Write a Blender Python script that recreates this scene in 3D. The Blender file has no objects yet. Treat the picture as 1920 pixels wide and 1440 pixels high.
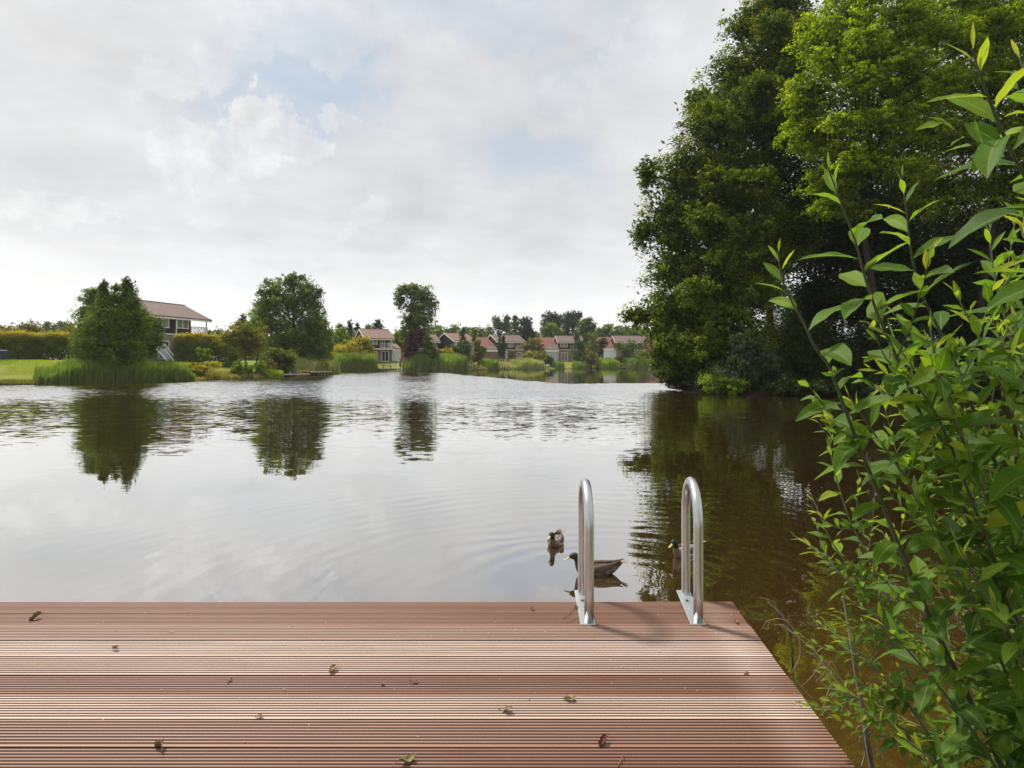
import bpy, math, random
import numpy as np
from mathutils import Vector, Matrix

# ---------------------------------------------------------------- camera, world, sun
F, CX, CY, EYE = 1230.0, 1039.0, 679.0, 1.75      # focal length and principal point measured on the 1920x1440 photo
scene = bpy.context.scene
col = scene.collection
cam_data = bpy.data.cameras.new('camera')
cam = bpy.data.objects.new('camera', cam_data); col.objects.link(cam)
cam.location = (0, 0, EYE); cam.rotation_euler = (math.radians(90), 0, 0)
cam_data.sensor_width = 36.0; cam_data.lens = F / 1920 * 36
cam_data.shift_x = -(CX - 960) / 1920.0
cam_data.shift_y = -(720 - CY) / 1920.0
cam_data.clip_start = 0.05; cam_data.clip_end = 5000
scene.camera = cam
scene.view_settings.view_transform = 'Standard'; scene.view_settings.look = 'None'
scene.view_settings.gamma = 1.0; scene.view_settings.exposure = 0.15
try:
    scene.cycles.max_bounces = 6; scene.cycles.diffuse_bounces = 3; scene.cycles.glossy_bounces = 3
    scene.cycles.transmission_bounces = 3; scene.cycles.volume_bounces = 0; scene.cycles.transparent_max_bounces = 4
    scene.cycles.sample_clamp_indirect = 4.0
except Exception: pass

SUN_AZ, SUN_EL = -52.0, 56.0
sd = Vector((math.sin(math.radians(SUN_AZ)) * math.cos(math.radians(SUN_EL)),
             math.cos(math.radians(SUN_AZ)) * math.cos(math.radians(SUN_EL)), math.sin(math.radians(SUN_EL))))
sun_data = bpy.data.lights.new('sun', 'SUN'); sun_data.energy = 4.8; sun_data.angle = math.radians(8.0)
sun_data.color = (1.0, 0.93, 0.82)
sun = bpy.data.objects.new('sun', sun_data); col.objects.link(sun)
sun.rotation_euler = sd.to_track_quat('Z', 'Y').to_euler()

class NT:
    """tiny node-tree helper"""
    def __init__(s, tree): s.t = tree; s.n = tree.nodes; s.l = tree.links
    def add(s, typ, **kw):
        nd = s.n.new(typ)
        for k, v in kw.items(): setattr(nd, k, v)
        return nd
    def put(s, sock, v):
        if isinstance(v, bpy.types.NodeSocket): s.l.new(v, sock)
        elif v is not None: sock.default_value = v
    def m(s, op, a, b=None, c=None, clamp=False):
        nd = s.add('ShaderNodeMath', operation=op, use_clamp=clamp)
        for i, v in enumerate((a, b, c)):
            if v is not None: s.put(nd.inputs[i], v)
        return nd.outputs[0]
    def mixc(s, f, a, b, blend='MIX'):
        nd = s.add('ShaderNodeMix', data_type='RGBA', blend_type=blend)
        s.put(nd.inputs[0], f); s.put(nd.inputs[6], c4(a)); s.put(nd.inputs[7], c4(b)); return nd.outputs[2]
    def noise(s, vec, scale, detail=4, rough=.55, dist=0.0):
        nd = s.add('ShaderNodeTexNoise'); s.put(nd.inputs['Vector'], vec)
        nd.inputs['Scale'].default_value = scale; nd.inputs['Detail'].default_value = detail
        nd.inputs['Roughness'].default_value = rough; nd.inputs['Distortion'].default_value = dist
        return nd.outputs['Fac']
    def mr(s, v, a, b, c=0.0, d=1.0, smooth=False):
        nd = s.add('ShaderNodeMapRange'); nd.interpolation_type = 'SMOOTHSTEP' if smooth else 'LINEAR'
        s.put(nd.inputs[0], v)
        for i, x in zip((1, 2, 3, 4), (a, b, c, d)): nd.inputs[i].default_value = x
        return nd.outputs[0]
    def ramp(s, v, stops):
        nd = s.add('ShaderNodeValToRGB'); e = nd.color_ramp.elements
        while len(e) < len(stops): e.new(.5)
        for k, (p, c) in enumerate(stops): e[k].position = p; e[k].color = c4(c)
        s.put(nd.inputs[0], v); return nd.outputs[0]
    def xyz(s, vec):
        nd = s.add('ShaderNodeSeparateXYZ'); s.put(nd.inputs[0], vec); return nd.outputs
    def comb(s, x, y, z):
        nd = s.add('ShaderNodeCombineXYZ')
        for i, v in enumerate((x, y, z)): s.put(nd.inputs[i], v)
        return nd.outputs[0]
def c4(c):
    if isinstance(c, (tuple, list)) and len(c) == 3: return (c[0], c[1], c[2], 1.0)
    return c

def build_world():
    w = bpy.data.worlds.new('World'); scene.world = w; w.use_nodes = True
    w.node_tree.nodes.clear(); T = NT(w.node_tree)
    sky = T.add('ShaderNodeTexSky', sky_type='NISHITA', sun_disc=False)
    sky.sun_elevation = math.radians(SUN_EL); sky.sun_rotation = math.radians(SUN_AZ)
    sky.air_density = 1.0; sky.dust_density = 2.0; sky.ozone_density = 1.0
    b1 = T.add('ShaderNodeBackground'); T.l.new(sky.outputs[0], b1.inputs[0]); b1.inputs[1].default_value = 0.08
    d = T.add('ShaderNodeTexCoord').outputs['Generated']
    x, y, z = T.xyz(d)
    az = T.m('ARCTAN2', x, y); el = T.m('ARCSINE', z)
    zc = T.m('ADD', T.m('MAXIMUM', z, 0.0), .13)
    flat = T.comb(T.m('DIVIDE', x, zc), T.m('DIVIDE', y, zc), 0.0)          # flat cloud layer seen in perspective
    n1 = T.noise(flat, .9, 7, .62, .3)
    n2 = T.noise(flat, 2.6, 6, .6, .2)
    n3 = T.noise(d, 9.0, 7, .62, .25)
    wa = T.m('MULTIPLY', T.m('SUBTRACT', T.noise(d, 7.0, 9, .68), .5), .28)
    we = T.m('MULTIPLY', T.m('SUBTRACT', T.noise(T.comb(z, x, y), 8.0, 9, .68), .5), .20)
    az2 = T.m('ADD', az, wa); el2 = T.m('ADD', el, we)
    def blob(px, py, rx, ry, tilt=0.0, warp=True, r0=.45, r1=1.15):
        a0 = math.atan((px - CX) / F); e0 = math.atan((CY - py) / F * math.cos(a0))
        sa, se = rx / F, ry / F
        A = T.m('SUBTRACT', az2 if warp else az, a0); E = T.m('SUBTRACT', el2 if warp else el, e0)
        ct, st = math.cos(math.radians(tilt)), math.sin(math.radians(tilt))
        u = T.m('DIVIDE', T.m('ADD', T.m('MULTIPLY', A, ct), T.m('MULTIPLY', E, st)), sa)
        v = T.m('DIVIDE', T.m('SUBTRACT', T.m('MULTIPLY', E, ct), T.m('MULTIPLY', A, st)), se)
        r = T.m('SQRT', T.m('ADD', T.m('MULTIPLY', u, u), T.m('MULTIPLY', v, v)))
        return T.mr(r, r0, r1, 1.0, 0.0, True)
    holes = [(560, 150, 185, 105, 25, .95), (1000, 300, 160, 60, -8, .62), (860, 20, 260, 60, 0, .55), (470, 80, 120, 60, 30, .6),
             (120, 150, 160, 60, 10, .15), (760, 380, 260, 40, 0, .12), (1120, 120, 120, 50, 30, .3), (180, 330, 120, 40, 0, .12), (700, -250, 300, 120, 10, .6)]
    tot = None
    for (a, b, c, e, t, s_) in holes:
        v = T.m('MULTIPLY', blob(a, b, c, e, t), s_)
        tot = v if tot is None else T.m('MAXIMUM', tot, v)
    tot = T.m('MULTIPLY', tot, T.mr(n2, .34, .62, 1.0, .55))
    extra = T.m('MULTIPLY', T.mr(n1, .52, .74, 0.0, .5, True), T.mr(el, .12, .4, 0.0, 1.0))
    hole = T.m('MAXIMUM', tot, extra)
    puff = None
    for (a, b, c, e, t, s_) in [(500, 230, 70, 58, 0, 1.0), (440, 295, 125, 55, 20, .9), (570, 250, 60, 30, 0, .7), (640, 205, 30, 20, 0, .6), (80, 392, 75, 28, 0, .8), (430, 395, 90, 30, 0, .35),
                                (600, 60, 190, 60, 20, .4), (665, 430, 70, 34, 25, .5), (400, 90, 160, 50, 35, .5), (1180, 90, 140, 40, 30, .4)]:
        v = T.m('MULTIPLY', blob(a, b, c, e, t, True, .72, .98), s_)
        puff = v if puff is None else T.m('MAXIMUM', puff, v)
    hole = T.m('MULTIPLY', hole, T.m('SUBTRACT', 1.0, T.m('MULTIPLY', puff, .97)), clamp=True)
    # cloud brightness: soft grey veil, brighter cumulus rims, pale horizon
    g = T.m('ADD', T.mr(n3, .32, .70, -.045, .05), T.mr(n2, .3, .7, -.055, .06))
    g = T.m('ADD', g, T.m('MULTIPLY', puff, T.mr(T.noise(d, 22.0, 5, .6, .2), .3, .7, -.06, .20)))
    azd = T.m('ADD', T.mr(az, -.75, .0, .07, -.01), T.mr(az, .02, .28, 0.0, .12))
    base = T.m('ADD', T.m('ADD', .70, g), azd)
    hz = T.mr(el, .0, .22, 1.0, 0.0, True)
    lum = T.m('ADD', T.m('MULTIPLY', base, T.m('SUBTRACT', 1.0, hz)), T.m('MULTIPLY', T.m('ADD', 1.10, T.m('MULTIPLY', g, .25)), hz))
    cc = T.mixc(1.0, T.comb(lum, lum, lum), T.mixc(T.mr(n1, .35, .65), (1.0, .985, .965), (0.965, .985, 1.005)), 'MULTIPLY')
    blue = T.mixc(T.mr(el, .1, .5), (.58, .67, .76), (.42, .53, .68))
    skyc = T.mixc(T.m('MULTIPLY', hole, .95), cc, blue)
    b2 = T.add('ShaderNodeBackground'); T.l.new(skyc, b2.inputs[0]); b2.inputs[1].default_value = 1.0
    mx = T.add('ShaderNodeMixShader'); mx.inputs[0].default_value = .9
    T.l.new(b1.outputs[0], mx.inputs[1]); T.l.new(b2.outputs[0], mx.inputs[2])
    out = T.add('ShaderNodeOutputWorld'); T.l.new(mx.outputs[0], out.inputs[0])
build_world()

# ---------------------------------------------------------------- helpers
def P(px, py, Y):
    return Vector(((px - CX) / F * Y, Y, EYE - (py - CY) / F * Y))
def tag(o, label=None, cat=None, group=None, kind=None):
    if label: o['label'] = label
    if cat: o['category'] = cat
    if group: o['group'] = group
    if kind: o['kind'] = kind
    return o
def empty(name, loc, rz=0.0, **kw):
    o = bpy.data.objects.new(name, None); col.objects.link(o); o.empty_display_size = .2
    o.location = loc; o.rotation_euler = (0, 0, rz)
    return tag(o, **kw)
def np_mesh(name, verts, faces, mat, parent=None, smooth=False, attrs=None, nper=None):
    """verts (n,3); faces: (m,k) array, all the same k"""
    me = bpy.data.meshes.new(name)
    verts = np.asarray(verts, dtype=np.float32); faces = np.asarray(faces, dtype=np.int32)
    me.vertices.add(len(verts)); me.vertices.foreach_set('co', verts.ravel())
    k = faces.shape[1]
    me.loops.add(faces.size); me.loops.foreach_set('vertex_index', faces.ravel())
    me.polygons.add(len(faces))
    me.polygons.foreach_set('loop_start', np.arange(0, faces.size, k, dtype=np.int32))
    if smooth: me.polygons.foreach_set('use_smooth', np.ones(len(faces), dtype=bool))
    for an, av in (attrs or {}).items():
        at = me.attributes.new(an, 'FLOAT', 'POINT'); at.data.foreach_set('value', np.asarray(av, dtype=np.float32))
    me.update(calc_edges=True)
    if mat: me.materials.append(mat)
    o = bpy.data.objects.new(name, me); col.objects.link(o)
    if parent: o.parent = parent
    return o

class MB:
    """collects polygons into one mesh object"""
    def __init__(s): s.v = []; s.f = []; s.t = []
    def poly(s, pts, t=0.0):
        b = len(s.v); s.v += [tuple(p) for p in pts]; s.f.append(tuple(range(b, b + len(pts)))); s.t += [t] * len(pts)
    def box(s, x0, y0, z0, x1, y1, z1, t=0.0):
        x0, x1 = sorted((x0, x1)); y0, y1 = sorted((y0, y1)); z0, z1 = sorted((z0, z1))
        b = len(s.v)
        s.v += [(x0,y0,z0),(x1,y0,z0),(x1,y1,z0),(x0,y1,z0),(x0,y0,z1),(x1,y0,z1),(x1,y1,z1),(x0,y1,z1)]; s.t += [t] * 8
        for f in ((0,3,2,1),(4,5,6,7),(0,1,5,4),(1,2,6,5),(2,3,7,6),(3,0,4,7)): s.f.append(tuple(b + i for i in f))
    def prism(s, pts, vec, t=0.0):
        """closed polygon pts swept along vec"""
        n = len(pts); b = len(s.v); vec = Vector(vec)
        s.v += [tuple(p) for p in pts] + [tuple(Vector(p) + vec) for p in pts]; s.t += [t] * (2 * n)
        s.f.append(tuple(b + i for i in range(n))[::-1]); s.f.append(tuple(b + n + i for i in range(n)))
        for i in range(n):
            j = (i + 1) % n; s.f.append((b + i, b + j, b + n + j, b + n + i))
    def bar(s, p, q, w, h=None, t=0.0):
        p, q = Vector(p), Vector(q); d = (q - p).normalized(); h = h or w
        up = Vector((0, 0, 1)) if abs(d.z) < .95 else Vector((0, 1, 0))
        a = d.cross(up).normalized(); c = a.cross(d)
        s.prism([p + a*w/2 + c*h/2, p - a*w/2 + c*h/2, p - a*w/2 - c*h/2, p + a*w/2 - c*h/2], q - p, t)
    def tube(s, pts, radii, n=6, caps=True, t=0.0):
        pts = [Vector(p) for p in pts]
        if not hasattr(radii, '__len__'): radii = [radii] * len(pts)
        b = len(s.v); prev = None
        for i, p in enumerate(pts):
            d = (pts[min(i+1, len(pts)-1)] - pts[max(i-1, 0)]).normalized()
            if prev is None:
                up = Vector((0, 0, 1)) if abs(d.z) < .9 else Vector((1, 0, 0)); a = d.cross(up).normalized()
            else: a = (prev - d * prev.dot(d)).normalized()
            prev = a; c = d.cross(a)
            for k in range(n):
                an = 2 * math.pi * k / n
                s.v.append(tuple(p + (a * math.cos(an) + c * math.sin(an)) * radii[i])); s.t.append(t)
        for i in range(len(pts) - 1):
            for k in range(n):
                k2 = (k + 1) % n
                s.f.append((b + i*n + k, b + i*n + k2, b + (i+1)*n + k2, b + (i+1)*n + k))
        if caps:
            s.f.append(tuple(b + k for k in range(n))[::-1]); s.f.append(tuple(b + (len(pts)-1)*n + k for k in range(n)))
    def build(s, name, mat, parent=None, smooth=False, bevel=0.0):
        me = bpy.data.meshes.new(name); me.from_pydata(s.v, [], s.f)
        at = me.attributes.new('t', 'FLOAT', 'POINT'); at.data.foreach_set('value', np.array(s.t, dtype=np.float32))
        if smooth: me.polygons.foreach_set('use_smooth', np.ones(len(me.polygons), dtype=bool))
        me.update()
        if mat: me.materials.append(mat)
        o = bpy.data.objects.new(name, me); col.objects.link(o)
        if parent: o.parent = parent
        if bevel:
            bv = o.modifiers.new('bevel', 'BEVEL'); bv.width = bevel; bv.segments = 2; bv.limit_method = 'ANGLE'
        return o
def spline(pts, n=8):
    pts = [Vector(p) for p in pts]; out = []
    for i in range(len(pts) - 1):
        p0 = pts[max(i-1, 0)]; p1 = pts[i]; p2 = pts[i+1]; p3 = pts[min(i+2, len(pts)-1)]
        for k in range(n):
            t = k / n
            out.append(.5 * ((2*p1) + (p2-p0)*t + (2*p0-5*p1+4*p2-p3)*t*t + (3*p1-p0-3*p2+p3)*t*t*t))
    out.append(pts[-1]); return out

# ---------------------------------------------------------------- materials
def new_mat(name):
    m = bpy.data.materials.new(name); m.use_nodes = True; m.node_tree.nodes.clear()
    T = NT(m.node_tree); out = T.add('ShaderNodeOutputMaterial'); return m, T, out
def pmat(name, colr, rough=.7, metal=0.0, noise=None, bump=None, spec=.5, objrand=0.0):
    m, T, out = new_mat(name); b = T.add('ShaderNodeBsdfPrincipled')
    c = colr; pos = T.add('ShaderNodeTexCoord').outputs['Object']
    if noise:
        sc, amt = noise; f = T.noise(pos, sc, 5, .6)
        c = T.mixc(f, tuple(max(0, v*(1-amt)) for v in colr), tuple(v*(1+amt) for v in colr))
    if bump:
        bn = T.add('ShaderNodeBump'); bn.inputs['Strength'].default_value = .6; bn.inputs['Distance'].default_value = bump[1]
        T.l.new(T.noise(pos, bump[0], 4), bn.inputs['Height']); T.l.new(bn.outputs[0], b.inputs['Normal'])
    T.put(b.inputs['Base Color'], c4(c)); b.inputs['Roughness'].default_value = rough; b.inputs['Metallic'].default_value = metal
    b.inputs['Specular IOR Level'].default_value = spec
    T.l.new(b.outputs[0], out.inputs[0]); return m
def leaf_mat(name, dark, light, tip=None, trans=.38, gloss=.014):
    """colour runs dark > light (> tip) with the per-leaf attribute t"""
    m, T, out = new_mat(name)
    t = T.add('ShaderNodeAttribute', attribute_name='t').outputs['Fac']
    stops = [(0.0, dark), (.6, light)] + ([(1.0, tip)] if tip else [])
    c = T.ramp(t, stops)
    df = T.add('ShaderNodeBsdfDiffuse'); T.l.new(c, df.inputs[0])
    tr = T.add('ShaderNodeBsdfTranslucent'); T.l.new(T.mixc(1.0, c, (1.6, 1.55, .55), 'MULTIPLY'), tr.inputs[0])
    mx = T.add('ShaderNodeMixShader'); mx.inputs[0].default_value = trans
    T.l.new(df.outputs[0], mx.inputs[1]); T.l.new(tr.outputs[0], mx.inputs[2])
    gl = T.add('ShaderNodeBsdfGlossy'); gl.inputs['Roughness'].default_value = .45; gl.inputs[0].default_value = (.8, .85, .9, 1)
    mg = T.add('ShaderNodeMixShader'); mg.inputs[0].default_value = gloss
    T.l.new(mx.outputs[0], mg.inputs[1]); T.l.new(gl.outputs[0], mg.inputs[2])
    T.l.new(mg.outputs[0], out.inputs[0]); return m

LM = {
 'oak':    leaf_mat('oak_leaves', (.030,.055,.004), (.150,.220,.010), (.38,.33,.02)),
 'locust': leaf_mat('locust_leaves', (.055,.105,.004), (.300,.410,.008), (.56,.60,.016), trans=.5),
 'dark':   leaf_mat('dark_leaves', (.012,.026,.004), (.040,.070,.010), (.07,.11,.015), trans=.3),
 'mid':    leaf_mat('mid_leaves', (.040,.080,.006), (.180,.265,.014), (.36,.40,.03)),
 'fresh':  leaf_mat('fresh_leaves', (.065,.12,.008), (.23,.33,.016), (.42,.46,.03)),
 'yellow': leaf_mat('yellow_leaves', (.16,.16,.008), (.50,.42,.02), (.70,.52,.04)),
 'gold':   leaf_mat('gold_leaves', (.06,.095,.008), (.28,.27,.02), (.55,.38,.05)),
 'hedge':  leaf_mat('hedge_leaves', (.036,.064,.006), (.145,.195,.012), (.42,.35,.05)),
 'copper': leaf_mat('copper_leaves', (.08,.080,.010), (.25,.21,.02), (.42,.22,.04)),
 'purple': leaf_mat('purple_leaves', (.035,.010,.015), (.120,.028,.045), (.20,.06,.06)),
 'grey':   leaf_mat('grey_green_leaves', (.040,.070,.025), (.120,.180,.070), (.23,.29,.13)),
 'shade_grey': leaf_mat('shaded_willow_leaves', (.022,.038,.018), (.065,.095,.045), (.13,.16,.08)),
 'conifer':leaf_mat('conifer_needles', (.014,.038,.012), (.045,.090,.022), (.09,.14,.03), trans=.2),
 'cypress':leaf_mat('soft_conifer_needles', (.036,.075,.006), (.155,.215,.014), (.30,.33,.03), trans=.3),
 'reed':   leaf_mat('reed_blades', (.15,.125,.055), (.125,.210,.032), (.26,.36,.08), trans=.35),
 'pale':   leaf_mat('pale_grass_blades', (.13,.15,.05), (.29,.33,.10), (.44,.43,.17), trans=.3),
 'tan':    leaf_mat('dry_grass_blades', (.12,.12,.03), (.25,.25,.06), (.40,.33,.12), trans=.3),
}
BARK = pmat('tree_bark', (.022,.018,.013), .9, noise=(3.0, .5), bump=(8, .03))
WHITE = pmat('white_paint', (.74,.73,.70), .45, noise=(2.0, .06))
ROOF_WOOD = None
# ---------------------------------------------------------------- lake outline, terrain, water
def L(px, Y): return ((px - CX) / F * Y, Y)
LAKE = np.array([(-1.5,-1.6),(-9,-1.6),(-24,4),(-42,20),(-54,36), L(-500,45), L(-150,47), L(0,49.5), L(150,52.5), L(250,55.5), L(350,61), L(440,69), L(530,77),
    L(565,84), L(600,95), L(625,113), L(700,117), L(800,118), L(860,126), L(900,140), L(960,153), L(1010,161), L(1100,168), L(1240,176), L(1500,188),
    (66,150),(52,100),(30,70),(14,57),(8.6,50.5),(7.6,44),(8.2,37.5),(10.2,34),(15,33.2),(22,31.5),(30,27),(38,18),(30,10),(14,6),(6.2,4.6),
    (2.8,3.5),(1.9,2.5),(1.45,1.6),(1.3,.3),(1.5,-1.6)])
def lake_sd(x, y):
    """signed distance to the lake edge, negative on water"""
    x = np.asarray(x, float); y = np.asarray(y, float)
    d2 = np.full(x.shape, 1e18); inside = np.zeros(x.shape, bool); n = len(LAKE)
    for i in range(n):
        ax, ay = LAKE[i]; bx, by = LAKE[(i+1) % n]; ex, ey = bx-ax, by-ay
        t = np.clip(((x-ax)*ex + (y-ay)*ey) / (ex*ex+ey*ey), 0, 1)
        d2 = np.minimum(d2, (x-ax-t*ex)**2 + (y-ay-t*ey)**2)
        c = ((ay > y) != (by > y)); xx = ax + (y-ay) * ex / (ey if abs(ey) > 1e-9 else 1e-9)
        inside ^= c & (x < xx)
    d = np.sqrt(d2); return np.where(inside, -d, d)
def gz(x, y):
    s = lake_sd(x, y)
    x = np.asarray(x, float); y = np.asarray(y, float)
    near = np.clip((y - 8) / 20, 0, 1); top = 1.0 + .95 * near
    top = np.where((x > 5) & (y < 75) & (y > 8), 1.1, top)
    z = np.where(s < 0, np.maximum(-1.4, s * .5), np.minimum(.22, s * .5) + np.clip((s - .4) / 14, 0, 1)**.9 * (top - .22))
    far = np.clip((s - 14) / 200, 0, 1) * .6
    return z + np.where(s > 14, far, 0)
def G(x, y): return float(gz(np.array([x]), np.array([y]))[0])

m, T, out = new_mat('ground_lawn_and_soil')
gp = T.add('ShaderNodeNewGeometry').outputs['Position']; gx, gy, gzz = T.xyz(gp)
b = T.add('ShaderNodeBsdfPrincipled'); b.inputs['Roughness'].default_value = .95; b.inputs['Specular IOR Level'].default_value = .1
g1 = T.noise(gp, .35, 5, .6); g2 = T.noise(gp, 3.0, 5, .7)
lawn = T.mixc(T.mr(g1, .35, .65), (.085,.135,.012), (.19,.21,.025)); lawn = T.mixc(T.mr(g2, .3, .75, 0, .6), lawn, (.23,.22,.045))
soil = T.mixc(g2, (.018,.014,.007), (.040,.030,.015))
peninsula = T.m('MULTIPLY', T.m('GREATER_THAN', gx, 4.0), T.m('LESS_THAN', gy, 80.0))
low = T.m('LESS_THAN', gzz, .10)
T.l.new(T.mixc(T.m('MAXIMUM', peninsula, low), lawn, soil), b.inputs['Base Color'])
bn = T.add('ShaderNodeBump'); bn.inputs['Strength'].default_value = .7; bn.inputs['Distance'].default_value = .05
T.l.new(T.noise(gp, 14.0, 4, .7), bn.inputs['Height']); T.l.new(bn.outputs[0], b.inputs['Normal'])
T.l.new(b.outputs[0], out.inputs[0]); GROUND = m

def build_ground():
    # polar grid about the pond's near bank, finer where the far banks are
    rr = [0.0]; r = .6
    while r < 900: rr.append(r); r *= 1.022 if r < 260 else 1.12
    fine = np.radians(np.arange(-50, 42, .22)); coarse = np.radians(np.arange(42, 310, 2.0))
    th = np.concatenate([fine, coarse]); R = np.array(rr[1:])
    X = np.outer(R, np.sin(th)); Yy = np.outer(R, np.cos(th)); Z = gz(X, Yy)
    n, k = X.shape
    v = np.stack([X.ravel(), Yy.ravel(), Z.ravel()], 1); v = np.vstack([v, [[0, 0, G(0, 0)]]])
    i = np.arange(n-1)[:, None] * k; j = np.arange(k)[None, :]; j2 = (j + 1) % k
    f = np.stack([i + j, i + j2, i + k + j2, i + k + j], -1).reshape(-1, 4)
    o = np_mesh('ground', v, f, GROUND, smooth=True); tag(o, kind='structure')
build_ground()

m, T, out = new_mat('pond_water')
gp = T.add('ShaderNodeNewGeometry').outputs['Position']; gx, gy, gzz = T.xyz(gp)
# the surface slope is given directly (noise used as slope), so that ripples keep their strength far away where several fit in one pixel
patch = T.mr(T.noise(gp, .05, 3, .5), .36, .60, .7, 1.0, True)
band = T.mr(gy, 9.0, 21.0, 0.05, 1.0, True)
edge = T.m('ADD', T.m('ADD', gy, T.m('MULTIPLY', T.noise(gp, .15, 3), 6.0)), T.m('MULTIPLY', T.m('MINIMUM', gx, 0.0), 3.0))
calm = T.mr(edge, 53.0, 58.0, 1.0, 0.06)
lee = T.mr(T.m('SUBTRACT', gx, T.m('MULTIPLY', gy, .16)), -1.0, 2.5, 1.0, .45, True)
amp = T.m('MULTIPLY', T.m('MULTIPLY', T.m('MULTIPLY', patch, band), calm), lee)
amp = T.m('MULTIPLY', amp, T.mr(gy, 24.0, 40.0, 1.0, 2.6, True))
def nz(scale, sx, det=2):
    nd = T.add('ShaderNodeTexNoise'); T.l.new(T.comb(T.m('MULTIPLY', gx, sx), gy, 0.0), nd.inputs['Vector']); nd.inputs['Scale'].default_value = scale; nd.inputs['Detail'].default_value = det; nd.inputs['Distortion'].default_value = .35
    c = T.add('ShaderNodeSeparateColor'); T.l.new(nd.outputs['Color'], c.inputs[0]); return T.m('SUBTRACT', c.outputs[0], .5), T.m('SUBTRACT', c.outputs[1], .5)
ax, ay = nz(2.4, .42); bx, by = nz(7.0, .5); cx_, cy_ = nz(9.0, .6); ex, ey = nz(1.1, .5, 1)
def lin(*ps):
    t_ = None
    for (v, k) in ps:
        q = T.m('MULTIPLY', v, k); t_ = q if t_ is None else T.m('ADD', t_, q)
    return t_
near = T.mr(gx, .2, 1.8, .010, .030); 
sx_ = T.m('ADD', T.m('MULTIPLY', amp, lin((ax, .06), (bx, .06))), T.m('ADD', T.m('MULTIPLY', cx_, near), T.m('MULTIPLY', ex, .006)))
sy_ = T.m('ADD', T.m('MULTIPLY', amp, lin((ay, .12), (by, .21))), T.m('ADD', T.m('MULTIPLY', cy_, near), T.m('MULTIPLY', ey, .010)))
dx = T.m('SUBTRACT', gx, .35); dy = T.m('SUBTRACT', gy, 4.9); rad = T.m('SQRT', T.m('ADD', T.m('MULTIPLY', dx, dx), T.m('MULTIPLY', dy, dy)))
rv = T.m('MULTIPLY', T.m('SINE', T.m('MULTIPLY', T.m('ADD', rad, T.m('MULTIPLY', T.noise(gp, .7, 2), .8)), 22.0)), T.m('MULTIPLY', T.mr(rad, 1.0, 6.0, .016, 0.0), T.mr(rad, .3, 1.6, .1, 1.0)))
sx_ = T.m('ADD', sx_, T.m('MULTIPLY', rv, T.m('DIVIDE', dx, rad))); sy_ = T.m('ADD', sy_, T.m('MULTIPLY', rv, T.m('DIVIDE', dy, rad)))
# at a grazing view the wave faces turned to the viewer fill most of what is seen
inc = T.xyz(T.add('ShaderNodeNewGeometry').outputs['Incoming']); bias = T.m('MULTIPLY', T.m('MULTIPLY', amp, T.mr(gy, 21.0, 36.0, .0, 1.0, True)), .048)
sx_ = T.m('ADD', sx_, T.m('MULTIPLY', inc[0], bias)); sy_ = T.m('ADD', sy_, T.m('MULTIPLY', inc[1], bias))
vn = T.add('ShaderNodeVectorMath', operation='NORMALIZE'); T.l.new(T.comb(sx_, sy_, 1.0), vn.inputs[0]); bn = vn
lw = T.add('ShaderNodeLayerWeight'); lw.inputs[0].default_value = .5; T.l.new(bn.outputs[0], lw.inputs['Normal'])
fac = T.ramp(lw.outputs['Facing'], [(0.0, (.04,)*3), (.45, (.09,)*3), (.57, (.28,)*3), (.67, (.62,)*3), (.80, (.82,)*3), (1.0, (.95,)*3)])
body = T.add('ShaderNodeBsdfDiffuse'); T.l.new(T.mixc(T.noise(gp, .6, 4), (.046,.025,.0055), (.062,.032,.007)), body.inputs[0])
gl = T.add('ShaderNodeBsdfGlossy'); gl.inputs['Roughness'].default_value = .015; gl.inputs[0].default_value = (.96,.96,.95,1); T.l.new(bn.outputs[0], gl.inputs['Normal'])
mx = T.add('ShaderNodeMixShader'); T.l.new(fac, mx.inputs[0]); T.l.new(body.outputs[0], mx.inputs[1]); T.l.new(gl.outputs[0], mx.inputs[2])
T.l.new(mx.outputs[0], out.inputs[0]); WATER = m
wb = MB(); wb.poly([(-120,-12,0),(120,-12,0),(120,240,0),(-120,240,0)]); wo = wb.build('water', WATER); tag(wo, kind='structure')
# ---------------------------------------------------------------- deck
DZ = .57; DX1 = .877
m, T, out = new_mat('hardwood_decking')
gp = T.add('ShaderNodeTexCoord').outputs['Object']; ox, oy, oz = T.xyz(gp)
t = T.add('ShaderNodeAttribute', attribute_name='t').outputs['Fac']
grain = T.noise(T.comb(T.m('MULTIPLY', ox, 1.6), T.m('MULTIPLY', oy, 90.0), T.m('MULTIPLY', t, 40.0)), 1.0, 5, .6, .3)
blot = T.noise(T.comb(T.m('MULTIPLY', ox, .8), T.m('MULTIPLY', oy, 5.0), T.m('MULTIPLY', t, 31.0)), 1.0, 5, .65, .5)
ridge = T.noise(T.comb(T.m('MULTIPLY', ox, .35), T.m('MULTIPLY', oy, 62.0), 3.0), 1.0, 2, .5)
c = T.ramp(t, [(0.0, (.155,.048,.024)), (.5, (.215,.098,.062)), (1.0, (.66,.52,.44))])
c = T.mixc(T.mr(blot, .35, .7, 0, .42), c, (.38,.26,.19)); c = T.mixc(T.mr(grain, .4, .75, 0, .45), c, (.14,.075,.05))
c = T.mixc(T.mr(ridge, .35, .7, 0, .35), c, (.30,.14,.08))
groove_shade = T.mr(T.add('ShaderNodeAttribute', attribute_name='g').outputs['Fac'], .02, .16, 0.0, .96); c = T.mixc(groove_shade, c, (.045,.022,.016))  # dark colour in the grooves stands in for the shade inside them
b = T.add('ShaderNodeBsdfPrincipled'); T.l.new(c, b.inputs['Base Color'])
T.l.new(T.mr(blot, .3, .7, .42, .66), b.inputs['Roughness']); b.inputs['Specular IOR Level'].default_value = .45
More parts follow.
